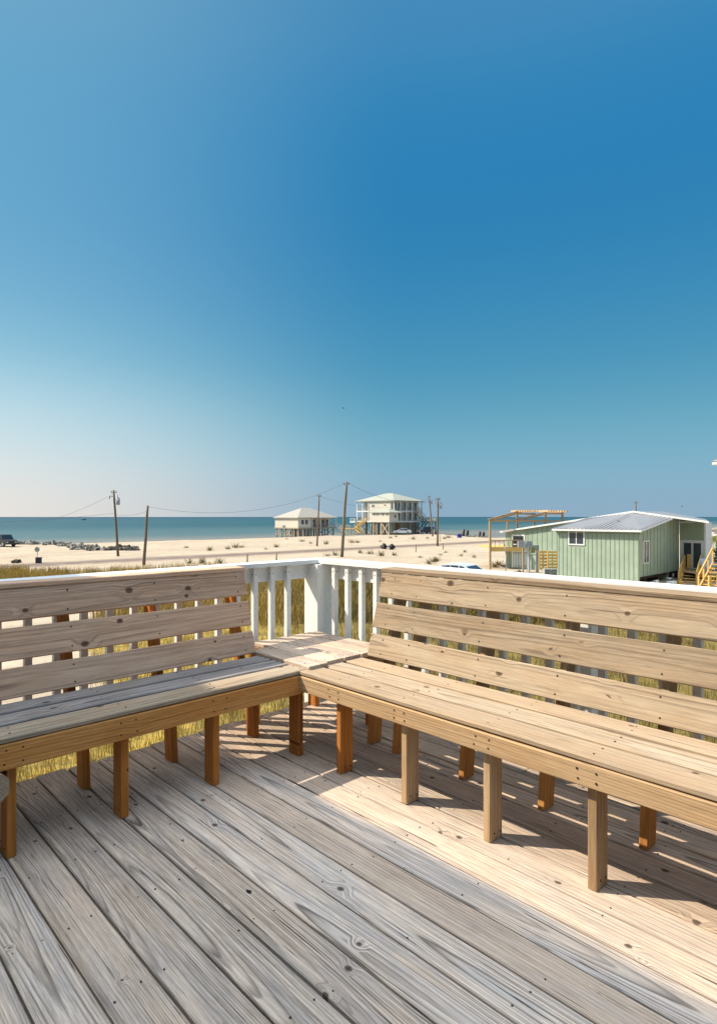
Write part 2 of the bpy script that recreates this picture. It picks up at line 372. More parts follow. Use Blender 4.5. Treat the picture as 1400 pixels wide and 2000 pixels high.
# ================================================================== TERRAIN
SH = [(-3000, -2600), (-150, 18), (-75, 88), (-61, 101), (-51, 106), (-36, 119), (-20, 136), (0, 152), (15, 165), (21, 164), (25, 143), (30, 135), (60, 150), (100, 185), (400, 400), (3000, 2500)]
def interp(t, tab):
    for (a, b), (c, d) in zip(tab, tab[1:]):
        if t <= c: return b+(d-b)*(t-a)/(c-a)
    return tab[-1][1]
def road_d(X): return X + 82.2
def ground_z(X, D):
    s_ = D-interp(X, SH)
    rd = abs(D-road_d(X))*.707
    n = noise.fractal(Vector((X*.06, D*.06, 0)), 1, 2, 4)*.35+noise.noise(Vector((X*.3, D*.3, 5)))*.06
    amp = min(1, max(0, (rd-5)/10))*(.4 if D < 40 else 1)
    z = GZ+n*amp
    if s_ > -14: z = z+( -3.35-z)*min(1, max(0, (s_+14)/14))
    if s_ > 0: z = -3.35-min(1.5, s_*.06)
    return z
def grass_mask(X, D):
    n = noise.fractal(Vector((X*.12, D*.12, 3)), 1, 2, 3)*.9
    edge = 54+X*.2 if X < -8 else 50-(X+8)*.9
    edge = max(30, edge)
    m = (edge-D)/4+n*1.6
    if X < -3.5 and D < 31:                       # bare sand strip beside the deck
        q = (-X-.40*D-.6) if D > 13.5 else (-X-8.8)
        m = min(m, .5-q*.5+n*2.2)
    if X > 9: m -= (X-9)*.12
    return max(0, min(1, m))
def fr(a, b, st):
    r = []; x = a
    while x <= b+1e-6: r.append(x); x += st
    return r
xs = [-3000, -1200, -500, -260, -180]+fr(-130, -42, 2.5)+fr(-40, 40, 1.25)+fr(42.5, 110, 2.5)+[150, 220, 400, 1000, 3000]
ds = [-3000, -1000, -300, -100, -40, -15]+fr(-6, 60, 1.25)+fr(62, 205, 2)+[230, 300, 500, 1200, 2600]
mb = MB(); pts = []; gm = []
for D in ds:
    for X in xs:
        pts.append(S(X, D, ground_z(X, D))); gm.append(grass_mask(X, D) if (-60 < X < 60 and 0 < D < 70) else (.8 if D <= 0 else 0))
nx = len(xs); fs = [[j*nx+i, j*nx+i+1, (j+1)*nx+i+1, (j+1)*nx+i] for j in range(len(ds)-1) for i in range(nx-1)]
mb.poly(pts, fs, 0, True)
s = NT('sand_and_turf')
tc = s.n('ShaderNodeTexCoord').outputs['Object']
ga = s.n('ShaderNodeAttribute', attribute_name='grassy').outputs['Fac']
n0 = s.noise(tc, .12, 5, .6); n1 = s.noise(tc, .9, 6, .65); n2 = s.noise(tc, 14, 4, .6)
sand = s.mix(s.ramp(n0, .35, .65), (.40, .335, .26), (.34, .28, .21))
sand = s.mix(s.ramp(n1, .48, .70, 0, .7), sand, (.27, .21, .15))
sand = s.mix(s.ramp(n2, .3, .7, 0, .25), sand, (.42, .34, .25))
gn = s.noise(tc, 2.2, 6, .7)
gcol = s.mix(s.ramp(gn, .38, .62), (.33, .23, .045), (.17, .13, .035))
gcol = s.mix(s.ramp(n2, .45, .7, 0, .6), gcol, (.36, .27, .11))
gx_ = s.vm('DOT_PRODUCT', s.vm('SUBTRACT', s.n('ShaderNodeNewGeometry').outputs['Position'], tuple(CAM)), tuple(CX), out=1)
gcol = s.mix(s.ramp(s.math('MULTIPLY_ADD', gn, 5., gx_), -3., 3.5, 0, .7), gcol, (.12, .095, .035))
trk = s.noise(s.vm('MULTIPLY', tc, (1.0, .035, 1)), .9, 4, .6)
sand = s.mix(s.ramp(trk, .52, .66, 0, .5), sand, (.27, .215, .16))
fp = s.noise(tc, 3.2, 3, .6)
sand = s.mix(s.ramp(fp, .56, .66, 0, .35), sand, (.24, .19, .14))
hz_ = s.sep(tc)[2]
sand = s.mix(s.ramp(s.math('MULTIPLY_ADD', fp, .08, hz_), -3.22, -3.30, 0, .75), sand, (.20, .17, .13))
thr = s.math('ADD', ga, s.math('MULTIPLY_ADD', gn, .7, -.35))
s.bump(s.math('ADD', n1, s.math('MULTIPLY', n2, .15)), .6, .12)
M['ground'] = s.fin(s.mix(s.ramp(thr, .35, .65), sand, gcol), .95, 0, .1)
g = mb.build('ground', M['ground']); tag(g, kind='structure')
at = g.data.attributes.new('grassy', 'FLOAT', 'POINT'); at.data.foreach_set('value', gm)

# sea
mb = MB(); pts = []
gx = [-30000, -6000, -1500, -400, -100, 0, 100, 400, 1500, 6000, 30000]; gd = [-30000, 10, 60, 100, 160, 300, 700, 2000, 6000, 40000]
for D in gd:
    for X in gx: pts.append(S(X, D, -3.35))
n_ = len(gx); mb.poly(pts, [[j*n_+i, j*n_+i+1, (j+1)*n_+i+1, (j+1)*n_+i] for j in range(len(gd)-1) for i in range(n_-1)])
s = NT('sea_water')
geo = s.n('ShaderNodeNewGeometry').outputs['Position']
# depth colour follows the distance off the shoreline (shallows are sandy grey)
wx = s.vm('DOT_PRODUCT', s.vm('SUBTRACT', geo, tuple(CAM)), tuple(CX), out=1)
wd = s.vm('DOT_PRODUCT', s.vm('SUBTRACT', geo, tuple(CAM)), tuple(CD), out=1)
off = s.math('SUBTRACT', s.math('SUBTRACT', wd, s.math('MULTIPLY', wx, .85)), 150.)
off = s.math('MULTIPLY_ADD', s.noise(s.vm('MULTIPLY', geo, (.01, .03, 1)), 1, 4, .6), 60., s.math('ADD', off, -30.))
c = s.mix(s.ramp(off, 0, 60), (.15, .145, .125), (.05, .095, .098))
c = s.mix(s.ramp(off, 50, 260), c, (.012, .056, .068))
c = s.mix(s.ramp(off, 300, 3500), c, (.008, .036, .06))
wv = s.noise(s.vm('MULTIPLY', geo, (1.0, 1.0, 1)), .35, 5, .65); wv2 = s.noise(geo, 2.2, 4, .6)
st = s.noise(s.vm('MULTIPLY', s.comb(wx, wd, 0.), (.006, .05, 1)), 1, 4, .6)
c = s.mix(s.ramp(st, .5, .75, 0, .35), c, (.05, .10, .11))
s.bump(s.math('ADD', wv, s.math('MULTIPLY', wv2, .3)), .9, .5)
M['sea'] = s.fin(c, .42, 0, .22)
tag(mb.build('sea', M['sea']), kind='structure')

# road parallel with the shore, sanded-over asphalt with two lighter wheel tracks
mb = MB(); pts = []; cols = (-3.7, -3.4, 3.4, 3.7); rr = fr(-75, 125, 5)
for a in rr:
    c0 = Vector((a, road_d(a)))
    for k in cols:
        X, D = c0.x-k*.707, c0.y+k*.707; pts.append(S(X, D, GZ+(.045 if abs(k) < 3.5 else .0)))
fs = [[j*4+i, (j+1)*4+i, (j+1)*4+i+1, j*4+i+1] for j in range(len(rr)-1) for i in range(3)]
mb.poly(pts, fs)
s = NT('sandy_asphalt'); geo = s.n('ShaderNodeNewGeometry').outputs['Position']
off = s.math('ADD', s.vm('DOT_PRODUCT', geo, (-1., 0., 0.), out=1), float(S(0, road_d(0)).x))
a_ = s.math('ABSOLUTE', off); nz = s.noise(geo, .5, 5, .65)
c = s.mix(s.ramp(s.math('MULTIPLY_ADD', nz, 1.6, a_), 2.8, 4.1), (.145, .11, .09), (.36, .285, .21))
tr = s.math('ABSOLUTE', s.math('SUBTRACT', a_, 1.7)); c = s.mix(s.ramp(tr, .2, .7, .55, 0), c, (.30, .25, .215))
c = s.mix(s.ramp(nz, .5, .75, 0, .5), c, (.36, .29, .22))
tag(mb.build('road', s.fin(c, .9, 0, .1)), kind='structure')

# ================================================================== DECK
DECK_X0, DECK_X1, DECK_Y0, DECK_Y1 = .05, 7.2, -5.5, .06
deck = thing('wooden_deck', (0, 0, 0), 'weathered grey plank deck floor under the two benches', 'deck')
mb = MB(); pitch = .16; y = .06; nrow = 0; joists = fr(.19, 7.1, .41)
seams = []
while y > DECK_Y0-.01:
    y0 = y-pitch+.008; cuts = [DECK_X0+random.uniform(-.012, .012)]
    if random.random() < .4: cuts.append(random.choice(joists[3:-2]))
    cuts.append(DECK_X1)
    for a, b in zip(cuts, cuts[1:]):
        dz = random.uniform(-.0015, .0012)
        mb.plank((a+.0015, y0, -.036+dz), (b-a-.003, 0, 0), (0, pitch-.0085, 0), (0, 0, .036), c=.004, jit=.0012)
    for jx in joists:
        for k in (.032, .12):
            if random.random() < .35: continue
            mb.disc((jx+random.uniform(-.012, .012), y0+k+random.uniform(-.008, .008), .0005), Z_, .0036, 1)
    y -= pitch; nrow += 1
for (hx, hy) in ((2.04, -1.83), (2.90, -1.66)):
    pass
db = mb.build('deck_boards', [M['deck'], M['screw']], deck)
mb = MB()
mb.plank((.09, DECK_Y1-.04, -.30), (7.1, 0, 0), (0, .038, 0), (0, 0, .262)); mb.plank((.09, DECK_Y0+.04, -.30), (0, 5.5, 0), (-.038, 0, 0), (0, 0, .262))
for jx in joists: mb.plank((jx-.019, DECK_Y0, -.235), (0, 5.5, 0), (.038, 0, 0), (0, 0, .195))
mb.build('joist_frame', M['stilt'], deck)
for (px_, py_) in ((.2, -.1), (3.4, -.1), (6.6, -.1), (.2, -5.3), (.2, -1.8)):
    MB().plank((px_, py_, -3.3), (0, 0, 3.0), (.14, 0, 0), (0, .14, 0)).build('support_post', M['stilt'], deck)
def knot_hole(x, y_, r, z=.0):
    mb = MB(); n = 9; pts = []
    for k in range(n):
        t = 2*math.pi*k/n; q = r*random.uniform(.65, 1.25); pts.append((x+q*1.25*math.cos(t), y_+q*.85*math.sin(t), z+.0016))
    mb.poly(pts+[(p[0], p[1], z-.002) for p in pts], [list(range(n))]+[[k+n, (k+1) % n+n, (k+1) % n, k] for k in range(n)], 0)
    for k in range(n):
        t = 2*math.pi*k/n
    mb.build('knot_hole', M['hole'], deck)
for (x, y_, r) in ((1.68, -1.745, .013), (2.81, -1.76, .012)): knot_hole(x, y_, r)

# ================================================================== RAILING
rail = thing('deck_railing', (0, 0, 0), 'white painted deck railing with square balusters wrapping the corner behind both benches', 'railing')
def lz(y): return .0045*y
mb = MB(); CH = .029
ya, yb = -5.5, 0.0
# cap boards, mitred at the corner
def cap(p):   # p: quad (4 xy) with z tops
    pts = [Vector((a, b, z-CH)) for a, b, z in p]+[Vector((a, b, z)) for a, b, z in p]
    return pts
zt = 1.067
mb = MB()
q = [(-.165, ya, zt+lz(ya)), (.0, ya, zt+lz(ya)), (.0, -.001, zt), (-.165, .164, zt)]
pts = cap(q); mb.poly(pts, [[3, 2, 1, 0], [4, 5, 6, 7], [0, 1, 5, 4], [1, 2, 6, 5], [2, 3, 7, 6], [3, 0, 4, 7]], 0); mb.build('cap_board', M['paint'], rail)
mb = MB(); q = [(.001, 0, zt), (7.2, 0, zt+.004), (7.2, .165, zt+.004), (-.163, .165, zt)]
pts = cap(q); mb.poly(pts, [[3, 2, 1, 0], [4, 5, 6, 7], [0, 1, 5, 4], [1, 2, 6, 5], [2, 3, 7, 6], [3, 0, 4, 7]], 0); mb.build('cap_board', M['paint'], rail)
MB().plank((-.095, ya, .925), (0, -ya-.05, 0), (.038, 0, 0), (0, 0, .108), c=.002).build('top_rail', M['paint'], rail)
MB().plank((.10, .055, .925), (7.1, 0, 0), (0, .038, 0), (0, 0, .108), c=.002).build('top_rail', M['paint'], rail)
MB().plank((-.095, ya, .14), (0, -ya-.05, 0), (.038, 0, 0), (0, 0, .09), c=.002).build('bottom_rail', M['paint'], rail)
MB().plank((.10, .055, .14), (7.1, 0, 0), (0, .038, 0), (0, 0, .09), c=.002).build('bottom_rail', M['paint'], rail)
MB().plank((-.10, -.052, -.25), (0, 0, 1.282), (.165, 0, 0), (0, .16, 0), c=.004).build('corner_post', M['paint'], rail)
# balusters (inner faces of the rails)
bmb = MB().plank((-.019, -.019, .12), (0, 0, .912), (.038, 0, 0), (0, .038, 0), c=.002)
for z_ in (.985, .19):
    bmb.disc((.0192, 0, z_), X_, .004, 1); bmb.disc((0, -.0192, z_), -Y_, .004, 1)
b0 = bmb.build('baluster', [M['paint'], M['screw']], None); b0.parent = rail
first = True
def put_bal(x, y):
    global first
    o = b0 if first else b0.copy()
    if not first: col.objects.link(o); o.parent = rail
    first = False; o.location = (x, y, 0)
yy = -.277-.019+.04
for k in range(35): put_bal(-.037+.0, -.262-.1475*k)
for k in range(46): put_bal(.165+.1475*k, .035)
mb = MB()
for y_ in (-3.72, -5.4): MB().plank((-.19, y_, -.25), (0, 0, 1.27), (.089, 0, 0), (0, .089, 0), c=.003).build('rail_post', M['paint'], rail)
for x_ in (2.05, 4.0, 6.0): MB().plank((x_, .097, -.25), (0, 0, 1.27), (.089, 0, 0), (0, .089, 0), c=.003).build('rail_post', M['paint'], rail)

# ================================================================== BENCHES
# built in a frame: u along the bench, n = distance in from the rail line, z up.
SLOPE = .27
def bench(name, label, fr_, u0, u1, legs, rears, mats, capz, fz=.396):
    """fr_(u, n, z) -> world point ; U, N directions"""
    root = thing(name, fr_(u0, .4, 0), label, 'bench', 'slatted timber benches built along the railing')
    U = (fr_(1, 0, 0)-fr_(0, 0, 0)).normalized(); N = (fr_(0, 1, 0)-fr_(0, 0, 0)).normalized()
    ST = .51; th = .024
    # seat boards
    ns = [.352, .520, .690, .858]
    for k in range(3):
        mb = MB(); w_ = ns[k+1]-ns[k]-.023+(.012 if k == 2 else 0)
        e0 = u0+random.uniform(.0, .012)
        w_ -= .004; mb.plank(fr_(e0, ns[k]+.005, ST-th+random.uniform(-.001, .001)), U*(u1-e0), N*w_, Z_*th, c=.005, jit=.0015)
        for lu in legs:
            for q in (.04, w_-.04): mb.disc(fr_(lu+random.uniform(-.01, .01), ns[k]+.003+q, ST+.0008), Z_, .004, 1)
        mb.build('seat_board', [mats['seat'][k % len(mats['seat'])], M['screw']], root)
    # front fascia
    mb = MB(); mb.plank(fr_(u0+.004, .818, fz), U*(u1-u0-.004), N*.036, Z_*(.482-fz), c=.004, jit=.0015)
    for lu in legs:
        for du in (-.035, .035):
            for zz in (fz+.026, .458): mb.disc(fr_(lu+du+random.uniform(-.008, .008), .854, zz), N, .0045, 1)
    mb.build('front_board', [mats['front'], M['screw']], root)
    # rear seat bearer
    MB().plank(fr_(u0+.06, .37, .39), U*(u1-u0-.08), N*.036, Z_*.088, c=.003).build('rear_bearer', mats['leg'], root)
    for lu in legs:
        mb = MB(); mb.plank(fr_(lu-.019, .724, 0.002), Z_*.476, U*.038, N*.092, c=.004)
        mb.disc(fr_(lu+.02, .745, .03), U, .004, 1); mb.disc(fr_(lu+.02, .79, .035), U, .004, 1)
        mb.build('leg', [M['orange'] if lu < 1.2 else mats['leg2'], M['screw']], root)
        MB().plank(fr_(lu+.0195, .40, .39), N*.415, U*.036, Z_*.085, c=.003).build('seat_joist', mats['leg'], root)
    for lu in rears:
        T = Vector(N)*(-.10)+Z_*1.0; T.normalize()
        mb = MB(); mb.plank(fr_(lu-.019, .395-.092, .002), T*.475, U*.038, N*.092, c=.004); mb.build('rear_leg', mats['leg'], root)
        # leaning back strut bolted beside the leg
        d = (N*(-SLOPE)+Z_).normalized(); L_ = (1.02-.40)/d.z
        nrm = (N+Z_*SLOPE).normalized()
        fq = fr_(lu+.021, .332-(.40-.51)*SLOPE-.040, .40)
        mb = MB(); mb.plank(fq-nrm*.09, d*L_, U*.038, nrm*.088, c=.004); mb.build('back_strut', mats['strut'], root)
    # back boards
    d = (N*(-SLOPE)+Z_).normalized(); nrm = (N+Z_*SLOPE).normalized()
    for k, (z0, z1) in enumerate(((.520, .660), (.696, .850), (.886, 1.0385))):
        mb = MB(); w_ = (z1-z0)/d.z; o = fr_(u0+(.03 if k == 0 else .03), .332-(z0-.51)*SLOPE, z0)
        mb.plank(o-nrm*.034, U*(u1-u0-.03), d*w_, nrm*.034, c=.004, jit=.002)
        for lu in rears:
            for q in (.028, w_-.03): mb.disc(o+U*(lu-u0+.005+random.uniform(-.008, .008))+d*q, nrm, .0048, 1)
        mb.build('back_board', [mats['back'], M['screw']], root)
    # cap board lying on the strut tops
    MB().plank(fr_(u0+.025, .062, capz-.028), U*(u1-u0-.025), N*.131, Z_*.026, c=.004).build('back_cap', mats['back'], root)
    return root
frR = lambda u, n, z: Vector((u, -n, z))
frL = lambda u, n, z: Vector((n, -u, z))
matsR = dict(seat=[M['seat']], front=M['front'], leg=M['frontorange'], leg2=M['front'], strut=M['front'], back=M['back'])
matsL = dict(seat=[M['seatgrey'], M['seatgrey'], M['seat']], front=M['frontorange'], leg=M['orange'], leg2=M['orange'], strut=M['orange'], back=M['backshade'])
bench('wooden_bench', 'long sunlit tan plank bench with slatted back along the railing at the right', frR, .85, 4.1, [1.15, 1.625, 2.10, 2.565, 3.04, 3.52, 4.0], [.96, 1.17, 1.655, 2.12, 2.59, 3.06, 3.54, 4.02], matsR, 1.068)
bench('wooden_bench', 'shaded bench with orange brown legs and grey seat boards along the railing at the left', frL, .765, 3.5, [.812, 1.37, 1.85, 2.32, 2.80, 3.3], [.83, 1.385, 1.87, 2.34, 2.82, 3.3], matsL, 1.068, .377)

lb_ = [o for o in bpy.data.objects if o.name.startswith('wooden_bench')][-1]
MB().plank((.36, -2.434, .268), (.525, 0, 0), (0, .09, 0), (0, 0, .112), c=.03).build('support_block', M['seat'], lb_)
# corner table between the two benches
tb = thing('corner_table', (.4, -.4, 0), 'low square plank corner table joining the two benches against the white corner post', 'corner table')
yy = -.80; k = 0; TZ = .530
while yy < .02:
    w_ = .158 if k < 1 else .148
    x1 = .875 if k == 0 else .85
    x0 = .07
    if yy+w_ > -.055: w_ = -.058-yy
    if w_ > .03:
        mb = MB(); mb.plank((x0 if k else .28, yy, TZ-.028), (x1-(x0 if k else .28), 0, 0), (0, w_-.010, 0), (0, 0, .028), c=.004)
        for xx in (.33, .8): mb.disc((xx, yy+.03, TZ+.001), Z_, .004, 1); mb.disc((xx, yy+w_-.04, TZ+.001), Z_, .004, 1)
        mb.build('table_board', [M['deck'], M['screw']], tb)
    yy += w_ if w_ > .03 else .1; k += 1
    if yy > -.07: break
MB().plank((.82, -.79, .42), (0, .70, 0), (-.036, 0, 0), (0, 0, .086)).build('apron_board', M['front'], tb)
MB().plank((.30, -.79, .42), (.47, 0, 0), (0, .036, 0), (0, 0, .086)).build('apron_board', M['front'], tb)
for (x, y_) in ((.09, -.17), (.09, -.70), (.70, -.17)):
    MB().plank((x, y_, .002), (0, 0, .503), (.089, 0, 0), (0, .038, 0)).build('leg', M['orange'], tb)

# ================================================================== NEAR HOUSE behind the deck (casts the big shadow)
nh = thing('beach_house', (3, -6, GZ), 'pale blue raised house that the deck is attached to, mostly behind the viewer', 'house')
EY, EZ = -5.405, 7.0
mb = MB(); mb.box((-6.3, -13, -.4), (4.4, EY-.46, 6.82)); mb.build('wall', M['siding'], nh)
mb = MB(); mb.prism([(-6.9, EY, EZ), (-6.9, EY-.0, EZ-.16), (-6.9, -9.2, EZ+1.6-.16), (-6.9, -13.4, EZ-.16), (-6.9, -13.4, EZ), (-6.9, -9.2, EZ+1.6)], (11.2, 0, 0)); mb.build('roof', M['roofpale'], nh)
for k in range(5):
    for yy in (-6.3, -12.4):
        MB().box((-6+k*2.3, yy, GZ-.3), (-5.75+k*2.3, yy+.25, -.4)).build('stilt', M['stilt'], nh)
MB().box((2.2, EY-.47, .02), (3.2, EY-.43, 2.1)).build('door', M['white'], nh)

# neighbour on the right: only the roof corner enters the picture
C0 = S(17.75, 30, 4.22)
nb = thing('beach_house', (C0.x+4, C0.y+4, GZ), 'neighbouring stilt house whose white roof corner pokes in at the far right edge', 'house')
mb = MB(); mb.box((C0.x+.6, C0.y+.6, -.2), (C0.x+9, C0.y+9, 4.0)); mb.build('wall', M['siding'], nb)
mb = MB(); mb.box((C0.x, C0.y, 4.02), (C0.x+9.6, C0.y+9.6, 4.2)); mb.build('fascia', M['white'], nb)
mb = MB(); a = [(C0.x-.03, C0.y-.03, 4.2), (C0.x+9.63, C0.y-.03, 4.2), (C0.x+9.63, C0.y+9.63, 4.2), (C0.x-.03, C0.y+9.63, 4.2), (C0.x+4.8, C0.y+4.8, 6.0)]
mb.poly(a, [[0, 1, 4], [1, 2, 4], [2, 3, 4], [3, 0, 4], [3, 2, 1, 0]]); mb.build('roof', M['grey'], nb)
for (i, j) in ((.8, .8), (8.5, .8), (.8, 8.5), (8.5, 8.5), (4.6, .8), (.8, 4.6)):
    MB().box((C0.x+i, C0.y+j, GZ-.3), (C0.x+i+.28, C0.y+j+.28, -.2)).build('stilt', M['stilt'], nb)

# ================================================================== GRASS
import numpy as np
rng = np.random.default_rng(5)
def blades(name, mat, pts, hmin, hmax, wid, per, spread, lean=.45):
    """pts: list of (X, D) clump sites"""
    V_ = []; F_ = []
    P = []
    for (X, D) in pts:
        base = S(X, D, ground_z(X, D)-.02)
        for _ in range(per):
            P.append((base.x+rng.normal()*spread, base.y+rng.normal()*spread, base.z))
    P = np.array(P); n = len(P); ang = rng.uniform(0, 2*np.pi, n); h = rng.uniform(hmin, hmax, n)
    la = rng.uniform(0, 2*np.pi, n); ll = rng.uniform(.05, lean, n)*h
    dx, dy = np.cos(ang)*wid/2, np.sin(ang)*wid/2
    v = np.zeros((n, 5, 3))
    v[:, 0] = P-np.stack([dx, dy, 0*dx], 1); v[:, 1] = P+np.stack([dx, dy, 0*dx], 1)
    mid = P+np.stack([np.cos(la)*ll*.35, np.sin(la)*ll*.35, h*.6], 1)
    v[:, 2] = mid-np.stack([dx, dy, 0*dx], 1)*.7; v[:, 3] = mid+np.stack([dx, dy, 0*dx], 1)*.7
    v[:, 4] = P+np.stack([np.cos(la)*ll, np.sin(la)*ll, h], 1)
    me = bpy.data.meshes.new(name); i = np.arange(n)*5
    me.vertices.add(n*5); me.vertices.foreach_set('co', v.ravel())
    quads = np.stack([i, i+1, i+3, i+2], 1); tris = np.stack([i+2, i+3, i+4], 1)
    loops = np.concatenate([quads, tris], 1).ravel()
    me.loops.add(len(loops)); me.loops.foreach_set('vertex_index', loops)
    me.polygons.add(2*n); st_ = np.stack([np.arange(n)*7, np.arange(n)*7+4], 1).ravel(); me.polygons.foreach_set('loop_start', st_)
    me.update(calc_edges=True); me.validate(); me.materials.append(mat)
    o = bpy.data.objects.new(name, me); col.objects.link(o); return o
def sample(n, dlo, dhi, power=1.0, thr=.45):
    out = []; k = 0
    while len(out) < n and k < n*30:
        k += 1; D = dlo+(dhi-dlo)*random.random()**power; X = random.uniform(-.66, .62)*D
        if grass_mask(X, D)*random.uniform(.6, 1.3) > thr: out.append((X, D))
    return out
near_pts = sample(5200, 6, 26); far_pts = sample(8500, 24, 56)
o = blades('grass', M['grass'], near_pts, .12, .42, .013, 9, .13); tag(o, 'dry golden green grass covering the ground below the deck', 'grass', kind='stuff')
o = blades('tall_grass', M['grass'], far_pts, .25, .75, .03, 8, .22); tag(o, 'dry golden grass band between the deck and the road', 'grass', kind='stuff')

def tuft(label, X, D, size, group):
    mb = MB(); base = S(X, D, ground_z(X, D)-.03); rr = random.Random(int(X*71+D*13))
    for _ in range(34):
        a = rr.uniform(0, 6.28); r0 = abs(rr.gauss(0, .3))*size; p = base+Vector((math.cos(a)*r0, math.sin(a)*r0, 0))
        h = rr.uniform(.25, .62)*size; b = rr.uniform(0, 6.28); t = p+Vector((math.cos(b)*h*.6, math.sin(b)*h*.6, h)); wv_ = Vector((math.cos(a+1.5), math.sin(a+1.5), 0))*.035*size
        mb.poly([p-wv_, p+wv_, t], [[0, 1, 2]])
    o = mb.build('beach_grass_tuft', M['tuft'], None, base); tag(o, label, 'grass tuft', group)
tsites = [(410, 1075, 1.2), (365, 1072, .7), (472, 1069, .8), (445, 1073, .9), (460, 1070, 1.3), (540, 1068, 1.1), (590, 1059, 1.0), (607, 1062, .8), (637, 1064, 1.2), (520, 1073, .6), (560, 1053, .6), (687, 1059, 1.2),
          (697, 1060, .9), (762, 1052, .9), (773, 1049, .9), (806, 1054, 1.1), (834, 1053, .8), (700, 1058, .7), (742, 1057, .6), (722, 1081, 1.0), (745, 1085, 1.2), (770, 1084, .9), (703, 1080, .9), (870, 1080, .5), (852, 1098, 1.0), (838, 1101, .9), (846, 1099, .9), (908, 1080, .6), (900, 1088, .7),
          (925, 1092, .6), (860, 1085, .5), (876, 1052, 1.2), (868, 1053, 1.0), (966, 1107, 1.0), (972, 1104, .9), (655, 1086, 1.0), (640, 1087, .8), (395, 1101, 1.1), (372, 1101, 1.0), (430, 1100, 1.0), (820, 1092, .5), (1104, 1112, .5)]
for (px, py, sz) in tsites:
    D = 1165*4.4/(py-1009.5); tuft('small dark tuft of beach grass scattered on the open sand', (px-700)/1165*D, D, sz*1.15, 'grass tufts scattered on the sand')

# ================================================================== ROCKS
rk = []
for sd_ in range(5):
    rk.append((MB().blob((0, 0, 0), (.62, .5, .42), 0, seed=sd_*7+1, amp=.9, seg=9, rg=7), None))
rock_src = []
for i, (m_, _) in enumerate(rk):
    o = m_.build('rock', M['rock'], None, (0, 0, 0)); rock_src.append([o, False])
line = [(-61, 104), (-56, 101), (-50, 97.5), (-44.5, 92.5), (-40.5, 86.5), (-38, 82), (-34.5, 78), (-31.5, 75.5), (-28.5, 77)]
def place_rock(X, D, sc, label, group):
    src = random.choice(rock_src)
    o = src[0] if not src[1] else src[0].copy()
    if src[1]: col.objects.link(o)
    src[1] = True
    o.location = S(X, D, ground_z(X, D)+.12*sc); o.rotation_euler = (random.uniform(-.4, .4), random.uniform(-.4, .4), random.uniform(0, 6.3)); o.scale = (sc*random.uniform(.8, 1.3), sc*random.uniform(.8, 1.2), sc*random.uniform(.7, 1.1))
    tag(o, label, 'rock', group)
for (a, b) in zip(line, line[1:]):
    n = int(math.hypot(b[0]-a[0], b[1]-a[1])*3.3)
    for k in range(n):
        f = random.random(); place_rock(a[0]+(b[0]-a[0])*f+random.gauss(0, .55), a[1]+(b[1]-a[1])*f+random.gauss(0, .8), random.choice((.3, .45, .6, .85)), 'grey granite rock in the curved line of boulders on the left beach', 'rocks of the curved breakwater')
for k in range(26):
    f = random.random(); D = 140-f*6; X = (.176+.04*f)*D+random.gauss(0, .2)
    place_rock(X, D+random.gauss(0, .8), random.uniform(.35, .8), 'pale rock in the low heap at the water edge beside the tan pergola', 'rocks at the right water edge')
# driftwood stumps standing among those rocks
for (px, h) in ((905, 1.5), (912, 1.3), (936, 1.0), (943, .9)):
    X = (px-700)/1165*139; b = S(X, 139, -3.5)
    mb = MB().cyl(b, b+Vector((.1, .1, h+.5)), .34, .24, 8, rings=3, wob=.08); tag(mb.build('wood_piling', M['weed'], None, b), 'dark broken piling stump standing in the rocks at the right water edge', 'piling', 'piling stumps at the water edge')
# seaweed / dark debris mound
b = S(-29.2, 75.5, GZ); mb = MB()
for k in range(26):
    f = k/25; mb.blob(S(-32.2+4.2*f+random.gauss(0, .2), 76.5-1.6*f+random.gauss(0, .5), GZ+.1), (random.uniform(.3, .8), random.uniform(.3, .6), random.uniform(.35, .75)*(1.1-abs(f-.45))), 0, seed=k, amp=.6)
tag(mb.build('debris_mound', M['weed'], None, b), 'low dark mound of washed up debris behind the leaning utility pole', 'debris mound')
b = S(-32.6, 57.3, GZ); mb = MB()
for k in range(6): mb.blob(b+Vector((random.gauss(0, .28), random.gauss(0, .28), .1)), (.3, .25, .2), 0, seed=k+40, amp=.6)
tag(mb.build('debris_mound', M['weed'], None, b), 'small dark clump lying on the sand left of the round sign', 'debris mound')
for i, (X, D) in enumerate(((3.45, 81.2), (4.45, 80.0))):
    b = S(X, D, GZ); mb = MB(); mb.blob(b+Z_*.3, (.42, .36, .36), 0, seed=60+i, amp=.6, seg=10, rg=7, smooth=True); mb.cyl(b+Z_*.6, b+Z_*.78+X_*.06, .07, .13, 7)
    tag(mb.build('trash_bag', M['black'], None, b), ('black rubbish bag at the roadside, the left one of the pair' if i == 0 else 'black rubbish bag at the roadside, the right one of the pair'), 'trash bag', 'black bags by the road')

